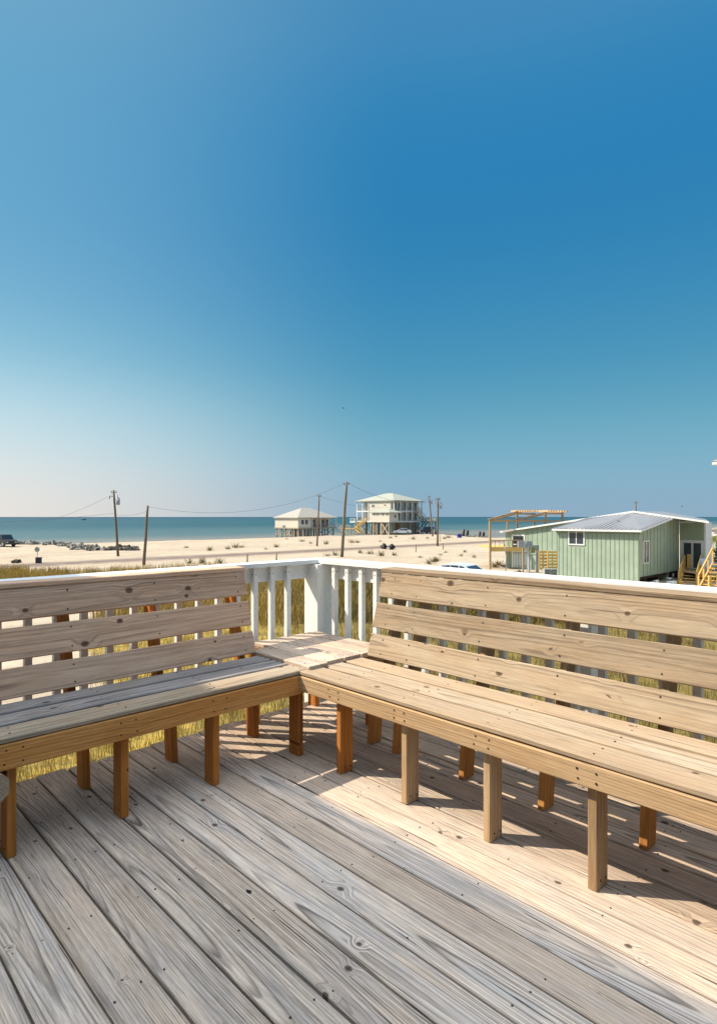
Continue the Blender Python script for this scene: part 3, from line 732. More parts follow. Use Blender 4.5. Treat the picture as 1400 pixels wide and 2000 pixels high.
# ================================================================== POLES AND WIRES
def pole(X, D, ztop, lean, r, label, name='utility_pole', transformer=None, insul=True):
    b = S(X, D, GZ-.3); root = thing(name, S(X, D, GZ), label, 'utility pole')
    t = S(X+lean[0], D+lean[1], ztop)
    MB().cyl(b, t, r*1.25, r*.8, 12, rings=6, wob=r*.12).build('pole_shaft', M['pole'], root)
    d = (t-b).normalized()
    if transformer:
        c = t-d*transformer; side = CX*(.42)
        mb = MB(); mb.cyl(c+side-Z_*.36, c+side+Z_*.36, .19, .19, 12); mb.cyl(c+side+Z_*.36, c+side+Z_*.45, .19, .08, 12); mb.cyl(c+side*.9+Z_*.4, c+side*.9+Z_*.8, .04, .03, 6)
        mb.bar(c+side*.5+Z_*.25, c+Z_*.25, .06); mb.bar(c+side*.5-Z_*.25, c-Z_*.25, .06)
        mb.build('transformer', M['grey'], root)
        mb = MB(); c2 = t-d*(transformer*.55); mb.bar(c2, c2-CX*.55, .07, .07); mb.cyl(c2-CX*.5-Z_*.28, c2-CX*.5+Z_*.1, .06, .08, 8)
        mb.build('cutout_arm', M['grey'], root)
    if insul:
        mb = MB(); c = t-d*.25; mb.cyl(c, c+CX*.28, .035, .035, 6); mb.cyl(c, c-CX*.28, .035, .035, 6)
        for sx in (-1, 1): mb.cyl(c+CX*.28*sx-Z_*.02, c+CX*.28*sx+Z_*.16, .05, .035, 8)
        mb.build('insulator', M['dark'], root)
    return t
def gp(px, py): D = 1165*4.4/(py-1009.5); return (px-700)/1165*D, D
P1 = pole(-26.9, 66.9, 4.4, (-.52, 0), .12, 'thin leaning wooden pole with transformer beside the dark debris mound', transformer=1.3)
X, D = gp(281, 1104); P2 = pole(X, D, 2.43, (.38, 0), .12, 'short thick bare pole standing in the golden grass', insul=False)
X, D = gp(619, 1067); P3 = pole(X, D, 4.75, (.35, 0), .11, 'thin wooden pole in front of the beige stilt house')
X, D = gp(667, 1089); P4 = pole(X, D, 5.2, (.55, 0), .15, 'tall dark wooden pole in the middle carrying the main wires')
X, D = gp(845, 1048); P5 = pole(X, D, 6.15, (-.85, 0), .15, 'leaning pole with transformer just right of the big white stilt house', transformer=1.6)
X, D = gp(854, 1067); P6 = pole(X, D, 4.3, (.1, 0), .13, 'straight wooden pole with transformer right of the leaning one', transformer=1.3)
P7 = pole(52., 112., 4.3, (0, 0), .12, 'distant pole showing above the green house roof')
def wire(a, b, sag, label, r=.018, n=18):
    a, b = Vector(a), Vector(b); mb = MB(); prev = None; pts = []
    for i in range(n+1):
        f = i/n; p = a.lerp(b, f); p.z -= sag*4*f*(1-f); pts.append(p)
    nn = 5; V_ = []; F_ = []
    d = (b-a).normalized(); sdv = d.cross(Z_).normalized(); up = sdv.cross(d)
    for p in pts:
        for k in range(nn):
            t = 2*math.pi*k/nn; V_.append(p+sdv*r*math.cos(t)+up*r*math.sin(t))
    for i in range(n):
        for k in range(nn): F_.append([i*nn+k, i*nn+(k+1) % nn, (i+1)*nn+(k+1) % nn, (i+1)*nn+k])
    mb.poly(V_, F_, 0, True); tag(mb.build('overhead_wire', M['wire'], None, a), label, 'wire')
wire(P4-Z_*.2-CX*.25, P2-Z_*.1, 1.6, 'long sagging wire from the tall middle pole to the short bare pole', .011)
wire(P4-Z_*.2+CX*.25, P6-Z_*.3, 1.2, 'sagging wire from the tall middle pole to the right towards the big house', .016)
wire(P3-Z_*.25, P5-Z_*.5, 2.0, 'thin wire from the pole by the beige house to the leaning right pole', .014)
wire(P1-Z_*.4, S(-70, 98, 4.4), 3.9, 'thin wire running off to the left from the pole with transformer', .013)
wire(P1-Z_*2.6, S(-62, 60, 1.9), 1.1, 'lower thin wire running off to the left near the horizon', .013)
wire(P1-Z_*2.7, P2-Z_*.5, .25, 'short wire between the leaning pole and the short bare pole', .013)
def stake(px, py, h, label, r=.05):
    X, D = gp(px, py); b = S(X, D, GZ-.1); mb = MB(); mb.cyl(b, b+Vector((random.uniform(-.05, .05), 0, h+.1)), r, r*.85, 7, rings=2, wob=.01); mb.cyl(b+Z_*(h+.1), b+Z_*(h+.14), r*.85, r*.3, 7)
    tag(mb.build('wooden_stake', M['pole'], None, b), label, 'stake')
stake(483, 1099, .78, 'dark stake standing on the sand left of the middle, first past the left bench', .07)
stake(540, 1095, .72, 'dark stake beyond the white railing just left of the corner post', .07)
stake(812, 1078, .95, 'thin leaning stake on the sand below the silver car', .05)
stake(865, 1074, .85, 'stake right of the straight pole at the road edge', .06)
stake(859, 1058, 1.4, 'tall thin stake across the road beside the straight pole', .05)

# round sign and bin
X, D = gp(74, 1101)
sg = thing('road_sign', S(X-.18, D, GZ), 'round faded sign on a thin post standing behind the dark bin', 'sign')
b = S(X-.18, D+.3, GZ)
MB().cyl(b-Z_*.2, b+Z_*1.5, .03, .03, 8).build('post', M['chrome'], sg)
mb = MB(); mb.cyl(b+Z_*1.32-CD*.05, b+Z_*1.32-CD*.025, .24, .24, 20); mb.build('sign_disc', M['signface'], sg)
bn = thing('trash_bin', S(X+.1, D, GZ), 'dark upright square bin beside the round sign on the left sand', 'bin')
b = S(X+.1, D, GZ); mb = MB(); mb.prism([b-CX*.2-CD*.2, b+CX*.2-CD*.2, b+CX*.2+CD*.2, b-CX*.2+CD*.2], Z_*.55); mb.build('bin_body', M['dark'], bn)
mb = MB(); mb.prism([b-CX*.22-CD*.22+Z_*.551, b+CX*.22-CD*.22+Z_*.551, b+CX*.22+CD*.22+Z_*.551, b-CX*.22+CD*.22+Z_*.551], Z_*.05); mb.build('lid', M['black'], bn)
for i, dx in enumerate((0, 1.35)):
    pass
for i, (px) in enumerate((894.5, 899)):
    D = 122.; X = (px-700)/1165*D; b = S(X, D, GZ); root = thing('trash_barrel', b, ('blue barrel on the right sand, left one of the close pair' if i == 0 else 'blue barrel on the right sand, right one of the close pair'), 'barrel', 'blue barrels near the water')
    mb = MB(); mb.cyl(b-Z_*.05, b+Z_*.45, .24, .27, 14); mb.cyl(b+Z_*.45, b+Z_*.9, .27, .25, 14); mb.build('barrel_body', M['blue'], root)
    mb = MB(); mb.cyl(b+Z_*.905, b+Z_*.95, .265, .265, 14); mb.build('rim', M['dark'], root)

# ================================================================== CARS
def car(loc, heading, label, body, L_=4.6, W_=1.8, suv=False):
    """heading: unit vector of the nose"""
    root = thing('parked_car', loc, label, 'car'); h = Vector(heading).normalized(); sdv = Vector((-h.y, h.x, 0))
    def P(x, y_, z): return Vector(loc)+h*x+sdv*y_+Z_*z
    H = 1.85 if suv else 1.45; hb = 1.0 if suv else .88
    if suv: prof = [(-.49, .35), (-.5, .95), (-.47, 1.05), (-.46, H-.1), (-.43, H), (.12, H), (.22, H-.08), (.30, 1.12), (.46, 1.05), (.5, .9), (.5, .35)]
    else: prof = [(-.49, .3), (-.5, .75), (-.46, .95), (-.36, 1.1), (-.26, 1.38), (-.15, H), (.02, H), (.12, 1.36), (.26, .98), (.42, .86), (.49, .70), (.5, .3)]
    n = len(prof); rows = [(-1.0, 0), (-.97, 1), (.97, 1), (1.0, 0)]
    pts = []
    for yf in (-1, 1):
        for (x, z) in prof:
            tuck = 1-.16*max(0, (z-hb))/(H-hb)
            pts.append(P(x*L_, yf*W_/2*tuck, z))
    fs = [list(range(n)), [n+k for k in range(n)][::-1]]+[[k, k+n, (k+1) % n+n, (k+1) % n] for k in range(n)]
    MB().poly(pts, fs).build('body', body, root)
    # windows: side strips and screens proud of the body
    for yf in (-1, 1):
        if suv: wl = [(-.44, hb+.1), (-.43, H-.14), (-.18, H-.14), (-.18, hb+.1)], [(-.16, hb+.1), (-.16, H-.14), (.03, H-.14), (.03, hb+.1)], [(.05, hb+.1), (.05, H-.14), (.16, H-.14), (.24, hb+.12)]
        else: wl = [(-.34, hb+.1), (-.25, 1.33), (-.12, 1.38), (-.12, hb+.08)], [(-.105, hb+.08), (-.105, 1.38), (.02, 1.38), (.02, hb+.08)], [(.035, hb+.08), (.035, 1.38), (.10, 1.33), (.2, hb+.1)]
        for wq in wl:
            mb = MB(); pp = [P(x*L_, yf*(W_/2*(1-.16*max(0, z-hb)/(H-hb))+.006), z) for x, z in wq]
            mb.prism(pp, sdv*(-yf*.03)); mb.build('side_window', M['glass'], root)
    def screen(x0, z0, x1, z1, nm):
        y0 = W_/2*(1-.16*max(0, z0-hb)/(H-hb))-.12; y1 = W_/2*(1-.16*max(0, z1-hb)/(H-hb))-.12
        nn = (Vector((z1-z0, 0, -(x1-x0)*L_))).normalized(); o = h*(nn.x*.012*(1 if x0 > 0 else 1))+Z_*abs(nn.z)*.012
        if x0 < 0: o = -h*abs(nn.x)*.012+Z_*abs(nn.z)*.012
        else: o = h*abs(nn.x)*.012+Z_*abs(nn.z)*.012
        mb = MB(); mb.prism([P(x0*L_, -y0, z0)+o, P(x0*L_, y0, z0)+o, P(x1*L_, y1, z1)+o, P(x1*L_, -y1, z1)+o], -o*3); mb.build(nm, M['glass'], root)
    if suv: screen(.285, 1.22, .225, H-.14, 'windscreen'); screen(-.467, 1.15, -.461, H-.2, 'rear_window')
    else: screen(.245, 1.02, .13, 1.33, 'windscreen'); screen(-.35, 1.12, -.27, 1.34, 'rear_window')
    wr = .38 if suv else .32
    for fx in (-.31, .32):
        for yf in (-1, 1):
            c = P(fx*L_, yf*(W_/2-.1), wr); t = MB(); t.cyl(c-sdv*.12*yf, c+sdv*.115*yf, wr, wr, 16, smooth=True); wo = t.build('wheel', M['black'], root)
            MB().cyl(c+sdv*.116*yf, c+sdv*.13*yf, wr*.6, wr*.55, 12).build('rim', M['chrome'], wo)
    for yf in (-1, 1):
        MB().obox(P(.497*L_, yf*W_*.36-.14, .62), h*.03, sdv*.28, Z_*.13).build('headlight', M['white'], root)
    return root
car(S(11.2, 152.3, GZ+.02), -CX+CD*.2, 'silver saloon parked under the big white stilt house', M['silver'])
car(S(17.0, 153.5, GZ+.02), -CX*.8-CD*.5, 'dark utility vehicle parked in the shade at the right end of the big stilt house', M['blackcar'], suv=True, L_=4.2)
car(S(-53.9, 90.5, ground_z(-53.9, 90.5)), CX*.9-CD*.45, 'black off road vehicle on the beach at the left edge', M['blackcar'], suv=True, L_=4.2)
car(S(6.55, 37.4, GZ+.02), CX*.8-CD*.6, 'silver car just below the railing, only its roof showing over the right bench', M['silver'], L_=4.3)

# ================================================================== HOUSES helpers (axis aligned with the shore road = world axes)
def hip(mb, x0, y0, x1, y1, z0, zr, th=.15, mi=0):
    dx, dy = x1-x0, y1-y0; m = min(dx, dy)/2; cx, cy = (x0+x1)/2, (y0+y1)/2
    if dx > dy: r0, r1 = (x0+m, cy, zr), (x1-m, cy, zr)
    else: r0, r1 = (cx, y0+m, zr), (cx, y1-m, zr)
    b = [(x0, y0, z0), (x1, y0, z0), (x1, y1, z0), (x0, y1, z0)]; c = [(p[0], p[1], z0+th) for p in b]
    P = b+c+[r0, r1]
    if dx > dy: top = [[4, 5, 9, 8], [5, 6, 9], [6, 7, 8, 9], [7, 4, 8]]
    else: top = [[4, 5, 8], [5, 6, 9, 8], [6, 7, 9], [7, 4, 8, 9]]
    mb.poly(P, [[3, 2, 1, 0], [0, 1, 5, 4], [1, 2, 6, 5], [2, 3, 7, 6], [3, 0, 4, 7]]+top, mi)
def window(parent, o, U, Zh, Wd, out, mull=True, frame=None, ft=.08):
    """o lower-left corner on the wall, U unit along wall, out = outward normal"""
    o, U, out = Vector(o), Vector(U), Vector(out); f = MB(); fr0 = frame or M['white']
    f.obox(o-U*ft-Z_*ft, U*(Wd+2*ft), Z_*ft, out*.05); f.obox(o-U*ft+Z_*Zh, U*(Wd+2*ft), Z_*ft, out*.05)
    f.obox(o-U*ft, U*ft, Z_*Zh, out*.048); f.obox(o+U*Wd, U*ft, Z_*Zh, out*.048)
    if mull: f.obox(o+U*(Wd/2-.03), U*.06, Z_*Zh, out*.046)
    wo = f.build('window', fr0, parent)
    MB().obox(o, U*Wd, Z_*Zh, out*.02).build('pane', M['glass'], wo)
    return wo
def railing(parent, a, b, h=.95, mat=None, every=.35, posts=.09):
    a, b = Vector(a), Vector(b); mb = MB(); L_ = (b-a).length; d = (b-a)/L_
    mb.bar(a+Z_*h, b+Z_*h, .10, .07); mb.bar(a+Z_*.12, b+Z_*.12, .05, .05); n = max(1, int(L_/every))
    for k in range(n+1):
        big = (k % 5 == 0) or k == n; p = a+d*(L_*k/n); mb.bar(p, p+Z_*(h-.04), posts if big else .035)
    mb.build('balcony_railing', mat or M['white'], parent)
def stairs(parent, top, bot, width, n, mat, rails=True, name='stairs'):
    top, bot = Vector(top), Vector(bot); run = Vector((bot.x-top.x, bot.y-top.y, 0)); rise = top.z-bot.z; d = run.normalized(); sdv = Vector((-d.y, d.x, 0)); mb = MB()
    for k in range(n):
        f = (k+.5)/n; p = top+run*f-Z_*rise*f; mb.obox(p-sdv*width/2-d*.14, d*.28, sdv*width, Z_*.05)
    for s_ in (-1, 1):
        mb.bar(top+sdv*s_*width/2-Z_*.1, bot+sdv*s_*width/2+Z_*.05, .06, .28)
        if rails:
            mb.bar(top+sdv*s_*width/2+Z_*.95, bot+sdv*s_*width/2+Z_*.95, .07, .12)
            for f in (0, .33, .66, 1): q = top.lerp(bot, f)+sdv*s_*width/2; mb.bar(q-Z_*.0, q+Z_*.95, .09)
    mb.build(name, mat, parent)

# ---- beige stilt house
C = S(-13.5, 133); A_, B_ = 9.4, 12.0; x1, y0 = C.x, C.y; x0, y1 = x1-A_, y0+B_; zf, ze, zr = -1.05, 1.10, 3.5; gz = GZ-.1
h1 = thing('stilt_house', ((x0+x1)/2, (y0+y1)/2, gz), 'single storey cream stilt house with beige hip roof at the water', 'house')
mb = MB(); mb.box((x0+.35, y0+.35, zf), (x1-.35, y0+4.1, ze+.02)); mb.box((x0+.35, y0+4.1, zf), (x1-2.4, y1-.35, ze+.018)); mb.build('wall', M['cream'], h1)
mb = MB(); mb.box((x0+.2, y0+.2, zf-.25), (x1-.2, y1-.2, zf-.002)); mb.build('floor_deck', M['stilt'], h1)
mb = MB(); hip(mb, x0, y0, x1, y1, ze, zr, .16); mb.build('roof', M['roofbeige'], h1)
for i in range(5):
    for j in range(5):
        MB().box((x0+.5+i*2.0, y0+.5+j*2.65, gz-.6), (x0+.75+i*2.0, y0+.75+j*2.65, zf-.25)).build('stilt', M['stilt'], h1)
for (ya_, w_) in ((1.2, .8), (2.35, .8)): window(h1, (x1-.35, y0+ya_, zf+.75), Y_, 1.0, w_, X_, False)
for ya_ in (4.8, 6.1, 8.9, 10.3): window(h1, (x1-2.4, y0+ya_, zf+.4), Y_, 1.4, .9, X_, False)
for ya_ in (4.4, 6.9, 9.4, 11.6): MB().box((x1-.45, y0+ya_, zf), (x1-.3, y0+ya_+.15, ze)).build('porch_post', M['white'], h1)
railing(h1, (x1-.38, y0+4.3, zf), (x1-.38, y1-.4, zf), .9, M['stilt'])
stairs(h1, (x1-1.0, y1+.2, zf), (x1-1.0, y1+3.2, GZ), 1.1, 8, M['white'])
MB().box((x0+3.3, y0+.12, zf+.15), (x0+4.1, y0+.35, zf+.55)).build('air_conditioner', M['grey'], h1)
mb = MB()
for (xa, xb) in ((.6, 2.6), (4.6, 6.6)): mb.bar((x0+xa, y0+.45, GZ), (x0+xb, y0+.45, zf-.3), .08, .16); mb.bar((x0+xb, y0+.43, GZ), (x0+xa, y0+.43, zf-.3), .08, .16)
for (ya_, yb_) in ((5.8, 8.4), (8.4, 11)): mb.bar((x1-.6, y0+ya_, GZ), (x1-.6, y0+yb_, zf-.3), .08, .16); mb.bar((x1-.62, y0+yb_, GZ), (x1-.62, y0+ya_, zf-.3), .08, .16)
mb.build('cross_brace', M['stilt'], h1)

# ---- big two storey stilt house
C = S(9.18, 155); x1, y0 = C.x, C.y; x0, y1 = x1-14.7, y0+12.2; z1f, z2f, ze, zr = .30, 3.05, 5.55, 7.9
h2 = thing('stilt_house', ((x0+x1)/2, (y0+y1)/2, GZ), 'large two storey white stilt house with wraparound balconies and pale hip roof', 'house')
mb = MB(); mb.box((x1-9.4, y0+.4, z1f), (x1-1.5, y1-.5, ze-.002)); mb.build('wall', M['cream'], h2)
mb = MB(); mb.box((x0+1.5, y0+2.2, z1f), (x1-9.4, y1-.5, ze-.004)); mb.build('side_wall', M['cream'], h2)
mb = MB(); mb.box((x0+.3, y0+.3, z1f-.35), (x1-.3, y1-.3, z1f-.002)); mb.box((x0+.3, y0+.3, z2f-.3), (x1-9.402, y1-.3, z2f)); mb.box((x1-1.498, y0+.3, z2f-.3), (x1-.3, y1-.3, z2f)); mb.build('balcony_floor', M['white'], h2)
mb = MB(); hip(mb, x0, y0, x1, y1, ze, zr, .2); mb.build('roof', M['roofpale'], h2)
for yy in (0.4, 2.9, 5.2, 7.5, 9.7, 11.6):
    MB().box((x1-.55, y0+yy, z1f), (x1-.3, y0+yy+.25, z2f-.3)).build('column', M['white'], h2); MB().box((x1-.55, y0+yy, z2f), (x1-.3, y0+yy+.25, ze)).build('column', M['white'], h2)
for xx in (.4, 2.6, 4.9):
    MB().box((x0+xx, y0+.3, z1f), (x0+xx+.25, y0+.55, z2f-.3)).build('column', M['white'], h2); MB().box((x0+xx, y0+.3, z2f), (x0+xx+.25, y0+.55, ze)).build('column', M['white'], h2)
for zz in (z1f, z2f):
    railing(h2, (x1-.43, y0+.5, zz), (x1-.43, y1-.4, zz), .95, M['stilt'], .4); railing(h2, (x0+.5, y0+.42, zz), (x1-9.45, y0+.42, zz), .95, M['stilt'], .4)
    for ya_ in (1.2, 3.4, 5.6, 7.8, 9.9): window(h2, (x1-1.5, y0+ya_, zz+.25), Y_, 1.9, 1.3, X_, True)
for (xx, zz, w_, hh) in ((-8.4, z2f+.95, .9, .7), (-3.9, z2f+1.25, .6, .4)): window(h2, (x1+xx, y0+.4, zz), X_, hh, w_, -Y_, True)
# protruding lower room
rx1, ry0 = x1+1.17, y0-3.0
MB().box((rx1-6.2, ry0, z1f), (rx1, y0+.398, 2.45)).build('lower_room', M['cream'], h2)
mb = MB(); hip(mb, rx1-6.6, ry0-.35, rx1+.35, y0+1.8, 2.45, 3.5, .12); mb.build('lower_roof', M['roofpale'], h2)
MB().box((rx1-6.3, ry0-.1, z1f-.3), (rx1+.1, y0+.35, z1f-.01)).build('lower_floor', M['cream'], h2)
for xx in (-5.4, -4.3, -2.3, -.8): MB().box((rx1+xx, ry0-.03, z1f+1.35), (rx1+xx+.25, ry0, z1f+1.95)).build('vent', M['dark'], h2)
MB().box((rx1, ry0+2.0, z1f+.9), (rx1+.03, ry0+2.5, z1f+1.6)).build('vent', M['dark'], h2)
for (i, xx) in enumerate((-14.0, -11.5, -9.2, -7.0, -5.0, -3.0, -1.0)):
    for yy in (.6, 3.6, 7.0, 10.6):
        MB().box((x1+xx, y0+yy, GZ-.6), (x1+xx+.32, y0+yy+.32, z1f-.35)).build('stilt', M['stilt'], h2)
for xx in (-6.0, -3.2, -.4): MB().box((rx1+xx, ry0+.1, GZ-.6), (rx1+xx+.3, ry0+.4, z1f-.3)).build('stilt', M['stilt'], h2)
mb = MB(); mb.bar((rx1-3.0, ry0+.2, GZ), (rx1-.4, ry0+.2, z1f-.4), .12, .25); mb.bar((rx1-.4, ry0+.15, GZ), (rx1-3.0, ry0+.15, z1f-.4), .12, .25); mb.build('cross_brace', M['stilt'], h2)
MB().box((x1-4.6, y0+4.2, GZ-.3), (x1-1.2, y1-1.5, z1f-.36)).build('storage_wall', M['stilt'], h2)
# side deck and stairs at the far right
mb = MB(); mb.box((x1-3.0, y1-.28, z1f-.35), (x1+.4, y1+5.0, z1f-.05)); mb.build('side_deck', M['stilt'], h2)
railing(h2, (x1+.35, y1+.0, z1f), (x1+.35, y1+4.9, z1f), .95, M['white'], .3); railing(h2, (x1+.35, y1+4.9, z1f), (x1-3.0, y1+4.9, z1f), .95, M['stilt'], .3)
stairs(h2, (x1+.6, y0+8.2, z2f), (x1+.6, y0+11.8, z1f), 1.2, 12, M['stilt']); stairs(h2, (x1+.7, y1+.4, z1f), (x1+.7, y1-3.8, GZ), 1.2, 14, M['dark'])
for yy in (2, 4.6): MB().box((x1+.1, y1+yy, GZ-.5), (x1+.35, y1+yy+.25, z1f-.35)).build('stilt', M['stilt'], h2)
# left deck with golden stairs
mb = MB(); mb.box((x0-1.8, y0-.2, z1f-.5), (x0+.29, y0+5, z1f-.2)); mb.build('side_deck', M['white'], h2)
railing(h2, (x0-1.7, y0-.1, z1f-.2), (x0+.2, y0-.1, z1f-.2), .9, M['white'], .3)
stairs(h2, (x0+4.4, y0-.4, z1f+.1), (x0+1.2, y0-.9, -1.9), 1.3, 9, M['yellow']); 
mb = MB(); mb.box((x0-3.6, y0-2.4, -2.0), (x0+2.2, y0-.3, -1.85)); mb.build('lower_deck', M['yellow'], h2)
railing(h2, (x0-3.5, y0-2.3, -1.85), (x0+.6, y0-2.3, -1.85), .95, M['yellow'], .3)
for xx in (-3.4, -1.5, .4, 1.9): MB().box((x0+xx, y0-2.3, GZ-.4), (x0+xx+.2, y0-2.1, -2.0)).build('stilt', M['yellow'], h2)
stairs(h2, (x0+2.3, y0-1.6, -1.9), (x0+4.3, y0-1.6, GZ), 1.1, 6, M['yellow'])
pu = S(19.5, 156, GZ); um = thing('beach_umbrella', pu, 'small furled blue umbrella right of the big stilt house', 'umbrella')
MB().cyl(pu, pu+Z_*2.3, .03, .03, 6).build('pole', M['white'], um); mb = MB(); mb.cyl(pu+Z_*1.2, pu+Z_*2.2, .35, .06, 8); mb.build('canopy', M['blue'], um)
pu = S(18.2+.9, 148, GZ); bn = thing('trash_bin', pu, 'small dark bin standing between the two right poles', 'bin')
mb = MB(); mb.cyl(pu, pu+Z_*.85, .3, .34, 12); mb.build('bin_body', M['dark'], bn); mb = MB(); mb.cyl(pu+Z_*.852, pu+Z_*.95, .36, .3, 12); mb.build('lid', M['black'], bn)

# ---- green board and batten house
Q = S(17.7, 37.7); qx, qy = Q.x, Q.y
gh = thing('green_house', (qx-4, qy+5, GZ), 'sage green board and batten house with ribbed metal roofs on the right', 'house')
GF = -2.75
def wallpanel(mb, pts_bottom, ztop0, ztop1, zb0, zb1=None): pass
# front block (t along -x, v along +y)
def G(t, v, z): return Vector((qx-t, qy+v, z))
VB = 5.2
mb = MB()
mb.prism([G(0, 0, GZ-.2), G(5.5, 0, GZ-.2), G(5.5, 0, .50), G(0, 0, .50)], Y_*.12)          # front wall down to the ground
mb.prism([G(0, .12, -2.42), G(0, 7.3, -2.42), G(0, 7.3, 1.30), G(0, VB, 1.36), G(0, VB-.02, 1.2), G(0, .12, .52)], -X_*.12)   # side wall, open crawl space beneath
mb.prism([G(5.5, .12, GZ-.2), G(5.5, VB, GZ-.2), G(5.5, VB, 1.2), G(5.5, .12, .52)], X_*.12)
mb.build('wall', M['green'], gh)
mb = MB()
for k in range(19):                                                                           # battens on the front
    t = .04+k*.298
    if 3.42 < t < 4.45: mb.obox(G(t, -.018, GZ-.2), X_*.035, Y_*.018, Z_*(2.50-.0)); continue
    mb.obox(G(t+.02, -.018, GZ-.2), X_*.035, Y_*.018, Z_*3.45)
mb.build('batten', M['greendark'], gh)
mb = MB()
for k in range(11): mb.obox(G(0, .7+k*.6, -2.42), Y_*.04, X_*.018, Z_*(2.9+min(.6, k*.09)))
mb.build('batten', M['greendark'], gh)
mb = MB(); mb.obox(G(5.6, -.04, .30), X_*5.7, Y_*.03, Z_*.2); mb.build('frieze_board', M['greendark'], gh)
window(gh, G(4.62+.0, 0, -.42+.0)-Z_*.02+X_*.0, X_, 1.0, 1.0, -Y_, True, ft=.09)
window(gh, G(0, .75, -1.55), Y_, 1.35, .78, X_, True, ft=.07)
# metal roof of the front block: ribbed, rising to the main gable
tl, tr_ = 5.75, -.25
def roofplane(zoff):
    return [G(tl, -.30, .50+zoff), G(tr_, -.30, .50+zoff), G(tr_, VB, 1.26+zoff), G(2.4, VB, 1.60+zoff), G(tl, VB, 1.24+zoff)]
mb = MB(); a = roofplane(0.0); b = roofplane(.07); mb.poly(a+b, [[4, 3, 2, 1, 0], [5, 6, 8], [6, 7, 8], [5, 8, 9], [0, 1, 6, 5], [1, 2, 7, 6], [4, 0, 5, 9]]); mb.build('metal_roof', M['metalroof'], gh)
mb = MB()
for k in range(21):
    t = tl-.05-k*.29
    zt_ = 1.24+(tl-t)/(tl-2.4)*.36 if t > 2.4 else 1.60-(2.4-t)/(2.4-tr_)*.34
    # rib follows the faceted plane closely: two straight pieces
    mb.bar(G(t, -.31, .582), G(t, VB, zt_+.082), .05, .045)
mb.build('roof_ribs', M['metalrib'], gh)
MB().obox(G(tl+.02, -.34, .44), X_*(tl-tr_+.04), Y_*.03, Z_*.12).build('eave_trim', M['white'], gh)
mb = MB(); mb.bar(G(tr_-.02, -.3, .50), G(tr_-.02, VB, 1.26), .03, .08); mb.build('rake_trim', M['white'], gh)
MB().cyl(G(2.2, 2.2, .95), G(2.2, 2.2, 1.15), .06, .06, 8).build('vent_pipe', M['dark'], gh)
# main gabled building behind
apx, zap = 2.4, 1.78; LT, RT = 13.5, -2.5; zl, zr_ = .12, 1.05
mb = MB(); mb.prism([G(13.1, VB+.25, GZ-.2), G(0.13, VB+.25, GZ-.2), G(.13, VB+.25, 1.28), G(apx, VB+.25, zap-.1), G(13.1, VB+.25, .06)], Y_*.12); mb.build('wall', M['green'], gh)
mb = MB()
for k in range(17):
    t = 5.85+k*.43
    if t > 13: break
    zt_ = zap-.1+(.06-(zap-.1))*(t-apx)/(13.1-apx)
    z0_ = GZ-.2
    if 11.2 < t < 12.4: mb.obox(G(t, VB+.232, z0_), X_*.035, Y_*.018, Z_*1.7); continue
    mb.obox(G(t, VB+.232, z0_), X_*.035, Y_*.018, Z_*(zt_-z0_-.02))
mb.build('batten', M['greendark'], gh)
mb = MB()
def rp(z): return [G(LT, VB, zl+z), G(apx, VB, zap+z), G(RT, VB, zr_+z), G(-1.15, VB+4, 1.2+z), G(apx, VB+6, zap+z), G(LT, VB+11, zl+z)]
mb.poly(rp(-.05)+rp(.04), [[0, 1, 7, 6], [1, 2, 8, 7], [2, 3, 9, 8], [6, 7, 10, 11], [7, 8, 9, 10], [5, 0, 6, 11], [0, 5, 4, 1], [1, 4, 3, 2], [3, 4, 10, 9], [4, 5, 11, 10]]); mb.build('metal_roof', M['metalroof'], gh)
mb = MB(); mb.prism([G(LT, VB-.03, zl-.08), G(apx, VB-.03, zap-.08), G(apx, VB-.03, zap+.06), G(LT, VB-.03, zl+.06)], Y_*.028); mb.prism([G(RT, VB-.03, zr_-.07), G(apx, VB-.03, zap-.07), G(apx, VB-.03, zap+.06), G(RT, VB-.03, zr_+.06)], Y_*.028); mb.build('rake_trim', M['white'], gh)
window(gh, G(12.35, VB+.25, -1.55), X_, 1.35, 1.0, -Y_, False, ft=.12)
MB().obox(G(12.4, VB+.22, -.95), X_*1.1, Y_*.03, Z_*.07).build('window_rail', M['white'], gh)
MB().obox(G(13.1, VB+.37, GZ-.2), Y_*9, X_*.12, Z_*3.2).build('side_wall', M['green'], gh)
# recessed entrance wall under the main roof's right slope
mb = MB(); mb.prism([G(-.02, 7.35, -.25), G(-1.6, 7.35, -.25), G(-1.6, 7.35, 1.08), G(-.02, 7.35, 1.28)], Y_*.12)
for k in range(7): mb.obox(G(-.12-k*.22, 7.33, -.25), X_*.03, Y_*.018, Z_*1.2)
mb.build('gable_wall', M['green'], gh)
mb = MB(); mb.box((qx+.02, qy+7.36, -2.4), (qx+1.6, qy+7.46, -.25)); mb.build('entry_wall', M['siding'], gh)
for k in range(2):
    o_ = G(-.30-k*.62, 7.34, -2.2); wo = window(gh, o_, X_, 1.75, .5, -Y_, False, ft=.07)
mb = MB(); mb.obox(G(-.0, 7.1, .98), X_*1.0, Y_*.08, Z_*.1); mb.build('porch_beam', M['white'], gh)
MB().box((qx+1.6, qy+7.3, -2.4), (qx+1.72, qy+8.6, 1.0)).build('side_wall', M['siding'], gh)
mb = MB()
for v in (1.2, 3.6, 6.0): mb.box((qx-.35, qy+v, GZ-.3), (qx-.1, qy+v+.25, -2.42))
mb.box((qx-5.4, qy+.2, -2.62), (qx-.14, qy+7.3, -2.43)); mb.build('floor_frame', M['weed'], gh)
MB().box((qx-.3, qy+7.2, GZ-.3), (qx+2.2, qy+7.34, -2.42)).build('foundation', M['dark'], gh)

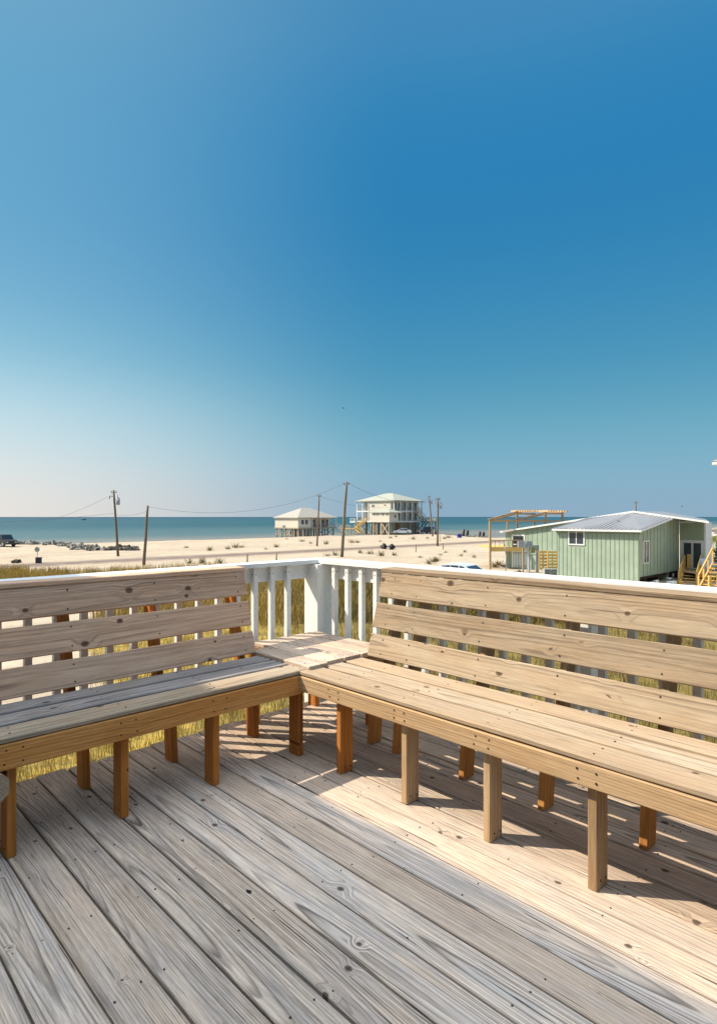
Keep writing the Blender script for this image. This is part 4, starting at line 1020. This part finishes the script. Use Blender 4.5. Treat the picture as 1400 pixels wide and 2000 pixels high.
# vents on the left wall
for (t, z_, m_) in ((7.35, -.98, 'grey'), (6.85, -.92, 'rock')):
    c = G(t, VB+.25, z_); o = MB().cyl(c, c-Y_*.12, .17, .19, 12); o.cyl(c-Y_*.12, c-Y_*.16, .19, .05, 12); o.build('wall_vent', M[m_], gh)

# yellow pallet railings in front of the green house
def at_px(px, py, D): return S((px-700)/1165*D, D, 1.4-(py-1009.5)*D/1165)
def pallet(px, py, D, w_, h_, label, tiltx=.0):
    b = at_px(px, py, D); root_loc = b; mb = MB()
    root = thing('wooden_pallet', b, label, 'pallet')
    for k in range(6): mb.plank(b+CX*0+Z_*(k*h_/5.6)-CD*.05, CX*w_, Z_*(h_/9), CD*.02, c=.002)
    mb.build('slats', M['yellow'], root)
    mb = MB()
    for f in (0, .47, .93): mb.plank(b+CX*(w_*f), Z_*(h_+.02), CX*.07, CD*.09, c=.002)
    mb.build('stringer', M['yellow'], root)
pallet(1052, 1112, 44, .62, 1.35, 'yellow pallet like panel left of the other one against the green wall')
pallet(1068.5, 1110, 43.6, .72, 1.25, 'yellow slatted panel beside the front block of the green house')
for i, px in enumerate((1063, 1076)):
    b = at_px(px, 1128, 43); root = thing('air_conditioner', b, ('grey air conditioner box under the yellow panels, left one' if i == 0 else 'grey air conditioner box under the yellow panels, right one'), 'air conditioner', 'grey units beside the green house')
    MB().obox(b, CX*.42, CD*.45, Z_*.62).build('casing', M['grey'], root); mb = MB()
    for k in range(5): mb.obox(b+CX*.04-CD*.012+Z_*(.08+k*.1), CX*.34, CD*.011, Z_*.04)
    mb.build('grille', M['dark'], root)
# electric meter stand and small shed frame in front of the wall
b = at_px(1020, 1125, 46); ms = thing('meter_stand', b, 'pale posts carrying two grey electric meter boxes in front of the green wall', 'meter stand')
mb = MB()
for px in (1020, 1031.5): p = at_px(px, 1128, 46); mb.obox(p, CX*.11, CD*.11, Z_*(2.75))
mb.build('post', M['stilt'], ms)
for px in (1011.5, 1027): p = at_px(px, 1069, 45.8); MB().obox(p, CX*.46, CD*.2, Z_*.48).build('meter_box', M['grey'], ms)
p = at_px(1032, 1126, 45.6); mb = MB()
mb.obox(p, CX*.10, CD*.5, Z_*2.3); mb.obox(p+CX*.68, CX*.09, CD*.5, Z_*2.4); mb.obox(p+Z_*2.0, CX*.75, CD*.06, Z_*.4); mb.obox(p+Z_*1.62, CX*.7, CD*.08, Z_*.06); mb.build('panel_frame', M['grey'], ms)
p = at_px(1036, 1080, 45.4); MB().obox(p, CX*.34, CD*.1, Z_*.42).build('meter', M['leaf'], ms)
# white gate panel leaning below the window
b = at_px(1000, 1108, 47); gt = thing('slatted_gate', b, 'white slatted gate panel leaning on the green wall below the small window', 'gate')
mb = MB()
for k in range(10): mb.obox(b+CX*k*.125, CX*.05, CD*.03, Z_*1.25)
mb.build('slat', M['white'], gt); mb = MB(); mb.obox(b-CD*.03+Z_*.05, CX*1.2, CD*.028, Z_*.09); mb.obox(b-CD*.03+Z_*1.1, CX*1.2, CD*.028, Z_*.09); mb.build('cross_bar', M['stilt'], gt)
# conduit mast
b = at_px(987.5, 1115, 47); mb = MB(); p = [b, b+Z_*1.3, b-CX*.1+Z_*2.0, b-CX*.18+Z_*2.3, b-CX*.28+Z_*2.32, b-CX*.32+Z_*2.15]
for a, c in zip(p, p[1:]): mb.cyl(a, c, .035, .035, 7)
tag(mb.build('conduit_mast', M['grey'], None, b), 'bent grey electric conduit at the left end of the green wall', 'conduit')
b = at_px(1003, 1122, 46.5); mb = MB()
for k in range(9): mb.blob(b+CX*random.uniform(0, 1.0)+Z_*random.uniform(0, .25), (.22, .2, .15), 0, seed=k+11, amp=.5)
tag(mb.build('rubble_heap', M['rock'], None, b), 'low heap of tan rubble under the slatted gate', 'rubble')

# ---- pergola deck left of the green house
pb = S(10.95, 49.5, GZ); pg = thing('pergola', pb, 'tan timber pergola with sloped slatted roof panels over a raised deck', 'pergola')
def pp(px, py, D=49.5): return at_px(px, py, D)
def post(px, ytop, D, w_=.13):
    t = pp(px, ytop, D); b = Vector((t.x, t.y, GZ-.3)); MB().plank(b-CX*w_/2, Z_*(t.z-b.z), CX*w_, CD*w_, c=.004).build('post', M['pergola'], pg)
post(957, 1013, 49.5, .17); post(991, 1016, 54, .13); post(1010, 997, 51, .16); post(1043, 1017, 54.5, .13); post(1065, 997, 51.5, .17); post(1098, 1000, 52, .15)
mb = MB(); mb.bar(pp(955, 1017, 49.6), pp(1066, 1018, 51.4), .06, .18); mb.bar(pp(991, 1016, 54), pp(1100, 1018, 55), .05, .14); mb.bar(pp(1011, 1003, 51), pp(1045, 1004, 51.8), .06, .16); mb.bar(pp(1066, 1003, 51.5), pp(1100, 1003, 52), .06, .16); mb.build('beam', M['pergola'], pg)
def slope_panel(pa, pb_, pc, pd, n):
    mb = MB()
    for k in range(n):
        f = k/(n-1); mb.bar(pa.lerp(pb_, f), pd.lerp(pc, f), .10, .05)
    mb.bar(pa, pb_, .08, .1); mb.bar(pd, pc, .08, .1); mb.build('roof_slats', M['pergola'], pg)
slope_panel(pp(953, 1015, 49.4), pp(1010, 999, 51), pp(1018, 1001, 54.5), pp(968, 1014, 53), 12)
slope_panel(pp(1014, 1014, 51), pp(1062, 1001, 51.5), pp(1068, 1003, 55), pp(1022, 1014, 54.5), 11)
for (a, b_) in (((1012, 998), (1046, 998)), ((1067, 998), (1103, 999))):
    mb = MB(); p0, p1 = pp(a[0], a[1], 51), pp(b_[0], b_[1], 51.8)
    for k in range(8): f = k/7; q_ = p0.lerp(p1, f); mb.bar(q_+CD*(-.5), q_+CD*2.4, .07, .16)
    mb.build('rafters', M['pergola'], pg)
mb = MB(); mb.obox(pp(957, 1072, 49.6), CX*3.2, CD*5, Z_*.10); mb.obox(pp(957, 1069, 49.55), CX*3.2, CD*.05, -Z_*.34); mb.build('deck_floor', M['yellow'], pg)
railing(pg, pp(958, 1072, 49.7), pp(958, 1072, 49.7)+CX*2.9, .72, M['pergola'], .35)

# ---- far right clutter
stp = at_px(1348, 1112, 41.5); st = thing('wooden_stairs', Vector((stp.x, stp.y, GZ)), 'golden timber stair with slanted handrail in front of the green house entrance', 'stairs')
stairs(st, at_px(1352, 1112, 42), S((1342-700)/1165*38.4, 38.4, GZ-.1), 1.0, 6, M['yellow'])
mb = MB(); a = at_px(1341, 1110, 42.2); mb.plank(a, Z_*1.0, CX*.7, CD*.04); mb.build('landing_panel', M['yellow'], st)
mb = MB(); a = at_px(1325, 1146, 38.3); mb.plank(a, Z_*.32, CX*.34, CD*.34); mb.build('base_block', M['yellow'], st)
st2 = thing('wooden_stairs', S(.588*37, 37, GZ), 'golden timber stair with thick newel post at the far right edge', 'stairs')
stairs(st2, at_px(1408, 1100, 38.5), S(.585*35.8, 35.8, GZ-.1), 1.0, 7, M['yellow'])
mb = MB(); a = at_px(1384, 1158, 35.6); mb.plank(a, Z_*1.0, CX*.15, CD*.15); mb.build('newel_post', M['yellow'], st2)
dk = thing('low_deck', S(23.2, 40, GZ), 'low timber deck frame carrying plastic chairs right of the entrance stairs', 'deck')
a = at_px(1362, 1122, 39.5); mb = MB()
for k in range(8): mb.plank(a+CD*k*.3, CX*4.2, CD*.28, Z_*.04)
mb.build('deck_boards', M['pergola'], dk); mb = MB(); mb.obox(a-CD*.02-Z_*.2, CX*4.2, CD*.04, Z_*.18); mb.obox(a-CD*.03-Z_*.55, CX*4.2, CD*.04, Z_*.14)
for k in range(5): mb.obox(a+CX*k*1.0-Z_*1.2, CX*.12, CD*.12, Z_*1.18)
mb.build('deck_frame', M['yellow'], dk)
def chair(b, label):
    root = thing('plastic_chair', b, label, 'chair', 'pale blue chairs on the low deck')
    MB().obox(b-CX*.25+Z_*.42, CX*.5, CD*.48, Z_*.04).build('seat', M['paleblue'], root)
    mb = MB(); mb.prism([b-CX*.25+CD*.48+Z_*.46, b+CX*.25+CD*.48+Z_*.46, b+CX*.22+CD*.62+Z_*.92, b-CX*.22+CD*.62+Z_*.92], CD*.03); mb.build('backrest', M['paleblue'], root)
    for sx in (-.23, .19):
        for sy in (.02, .44): MB().obox(b+CX*sx+CD*sy, CX*.04, CD*.04, Z_*.42).build('leg', M['paleblue'], root)
        MB().obox(b+CX*sx+Z_*.64, CX*.05, CD*.5, Z_*.03).build('armrest', M['paleblue'], root)
p = at_px(1382, 1118.5, 40.2); chair(p, 'pale blue plastic chair on the low deck nearest the green house')
p = at_px(1395, 1118.5, 40.6); chair(p, 'pale blue plastic chair on the low deck at the picture edge')
# debris bits on the ground
for i, (px, py, D, s_, lb) in enumerate(((1277, 1138, 38.5, .3, 'white crumpled scrap on the ground right of the green corner'), (1309, 1141, 38.2, .42, 'larger pale scrap on the ground left of the stair base'), (1306, 1131, 40, .18, 'tiny white scrap in the shade under the green house'), (1372, 1138, 38, .45, 'tan board scrap lying between the two golden stairs'))):
    b = at_px(px, py, D); mb = MB(); mb.blob(b, (s_, s_*.7, s_*.5), 0, seed=90+i, amp=.8, seg=6, rg=4); tag(mb.build('scrap', M['white'] if i < 3 else M['pergola'], None, b), lb, 'scrap')
# bushes
def bush(X, D, r, h, label, seed):
    rr = random.Random(seed); b = S(X, D, GZ); root = thing('bush', b, label, 'bush'); mb = MB()
    for k in range(900):
        u = rr.uniform(-1, 1); a = rr.uniform(0, 6.28); q = rr.random()**.4; c = b+Vector((math.cos(a)*r*q*math.sqrt(1-u*u), math.sin(a)*r*q*math.sqrt(1-u*u), h*.5+u*h*.5*q))
        d1 = Vector((rr.gauss(0, 1), rr.gauss(0, 1), rr.gauss(0, 1))).normalized()*.11; d2 = d1.orthogonal().normalized()*.05
        mb.poly([c-d1, c+d2, c+d1, c-d2], [[0, 1, 2, 3]])
    mb.build('foliage', M['bush'], root); MB().cyl(b-Z_*.2, b+Z_*h*.6, .06, .03, 7).build('stem', M['pole'], root)
bush(27.2, 45.5, 1.6, 2.1, 'dark dense bush at the right edge behind the blue chairs', 3)
bush(24.6, 43.8, .9, 1.5, 'small dark bush beside the entrance corner of the green house', 4)
# palm
b = S(28.3, 47, GZ); pm = thing('palm_tree', b, 'short palm with drooping yellow green fronds at the right edge', 'palm tree')
MB().cyl(b-Z_*.2, b+Z_*2.7, .17, .12, 10, rings=5, wob=.03).build('trunk', M['pole'], pm)
mb = MB(); rr = random.Random(8); top = b+Z_*2.75
for k in range(22):
    a = 6.28*k/22+rr.uniform(-.1, .1); el = rr.uniform(-.2, 1.0); Lf = rr.uniform(1.2, 1.7); pr = top
    for i in range(9):
        f = (i+1)/9; d = Vector((math.cos(a)*math.cos(el-f*1.5), math.sin(a)*math.cos(el-f*1.5), math.sin(el-f*1.5))); nx_ = pr+d*Lf/9
        sdv = Vector((-math.sin(a), math.cos(a), 0))
        for s_ in (-1, 1):
            mb.poly([pr, nx_, nx_+sdv*s_*.42*(1-f*.6)-Z_*.18+d*.15], [[0, 1, 2]])
        pr = nx_
mb.build('fronds', M['leaf'], pm)
b = S(31.5, 57, GZ); pm2 = thing('palm_tree', b, 'distant palm crown peeking over the green house roof edge', 'palm tree')
MB().cyl(b-Z_*.2, b+Z_*3.6, .17, .12, 10, rings=5, wob=.03).build('trunk', M['pole'], pm2)
mb = MB(); top = b+Z_*3.65
for k in range(18):
    a = 6.28*k/18; el = rr.uniform(-.1, .9); pr = top
    for i in range(7):
        f = (i+1)/7; d = Vector((math.cos(a)*math.cos(el-f*1.6), math.sin(a)*math.cos(el-f*1.6), math.sin(el-f*1.6))); nx_ = pr+d*.13; sdv = Vector((-math.sin(a), math.cos(a), 0))
        for s_ in (-1, 1): mb.poly([pr, nx_, nx_+sdv*s_*.25*(1-f*.6)-Z_*.1], [[0, 1, 2]])
        pr = nx_
mb.build('fronds', M['leaf'], pm2)
# white cottage beyond
c0 = S(36.3, 61, GZ); ct = thing('white_cottage', c0, 'low white cottage with pale flat eave beyond the palm at the right edge', 'house')
MB().box((c0.x, c0.y, GZ-.2), (c0.x+8, c0.y+7, .1)).build('wall', M['white'], ct); mb = MB(); hip(mb, c0.x-.3, c0.y-.3, c0.x+8.3, c0.y+7.3, .1, .9, .12); mb.build('roof', M['roofpale'], ct)
window(ct, (c0.x+1.2, c0.y, -1.6), X_, 1.0, 1.2, -Y_, True)

# ---- boat and birds
b = S(-414, 900, -3.35); bt = thing('fishing_boat', b, 'small dark boat on the sea near the horizon at the left', 'boat')
mb = MB(); L_ = 8.; sec = []
for (x, w_, zt_) in ((-.5, .6, .9), (-.25, 1., .8), (.15, 1., .9), (.38, .6, 1.1), (.5, .05, 1.35)):
    sec += [b+CX*x*L_-CD*w_*1.1+Z_*zt_, b+CX*x*L_-CD*w_*.6-Z_*.2, b+CX*x*L_+CD*w_*.6-Z_*.2, b+CX*x*L_+CD*w_*1.1+Z_*zt_]
fs = []
for i in range(4):
    for k in range(4): fs.append([i*4+k, i*4+(k+1) % 4, (i+1)*4+(k+1) % 4, (i+1)*4+k])
mb.poly(sec, fs+[[3, 2, 1, 0], [16, 17, 18, 19]]); mb.build('hull', M['dark'], bt)
MB().obox(b+CX*.2+Z_*.9-CD*.6, CX*1.8, CD*1.2, Z_*1.4).build('cabin', M['grey'], bt); mb = MB(); mb.cyl(b+CX*1+Z_*2.3, b+CX*1+Z_*3.6, .07, .05, 6); mb.bar(b+CX*.2+Z_*3.2, b+CX*1.9+Z_*3.3, .08); mb.build('mast', M['dark'], bt)
def bird(px, py, D, span, label, roll=.3):
    b = at_px(px, py, D); mb = MB(); f = (CX*.6-CD*.5).normalized(); sdv = Vector((-f.y, f.x, 0))
    mb.blob(b, (span*.1, span*.1, span*.06), 0, seed=1, amp=.1, smooth=True); mb.cyl(b-f*span*.2, b+f*span*.22, span*.045, span*.02, 8)
    mb.poly([b-f*span*.18, b-f*span*.34+sdv*span*.07, b-f*span*.34-sdv*span*.07], [[0, 1, 2]])
    for s_ in (-1, 1):
        e = b+sdv*s_*span*.26+Z_*span*.14; t = b+sdv*s_*span*.5+Z_*span*(.02+roll*s_*.4)-f*span*.12
        mb.poly([b+f*span*.09, b-f*span*.09, e-f*span*.08, e+f*span*.08], [[0, 1, 2, 3]]); mb.poly([e+f*span*.08, e-f*span*.08, t], [[0, 1, 2]])
    tag(mb.build('bird', M['bird'], None, b), label, 'bird')
bird(671, 797.5, 60, .62, 'lone bird flying high in the blue sky above the middle pole')
bird(1331, 989, 70, .55, 'bird hovering just above the roof of the green house')
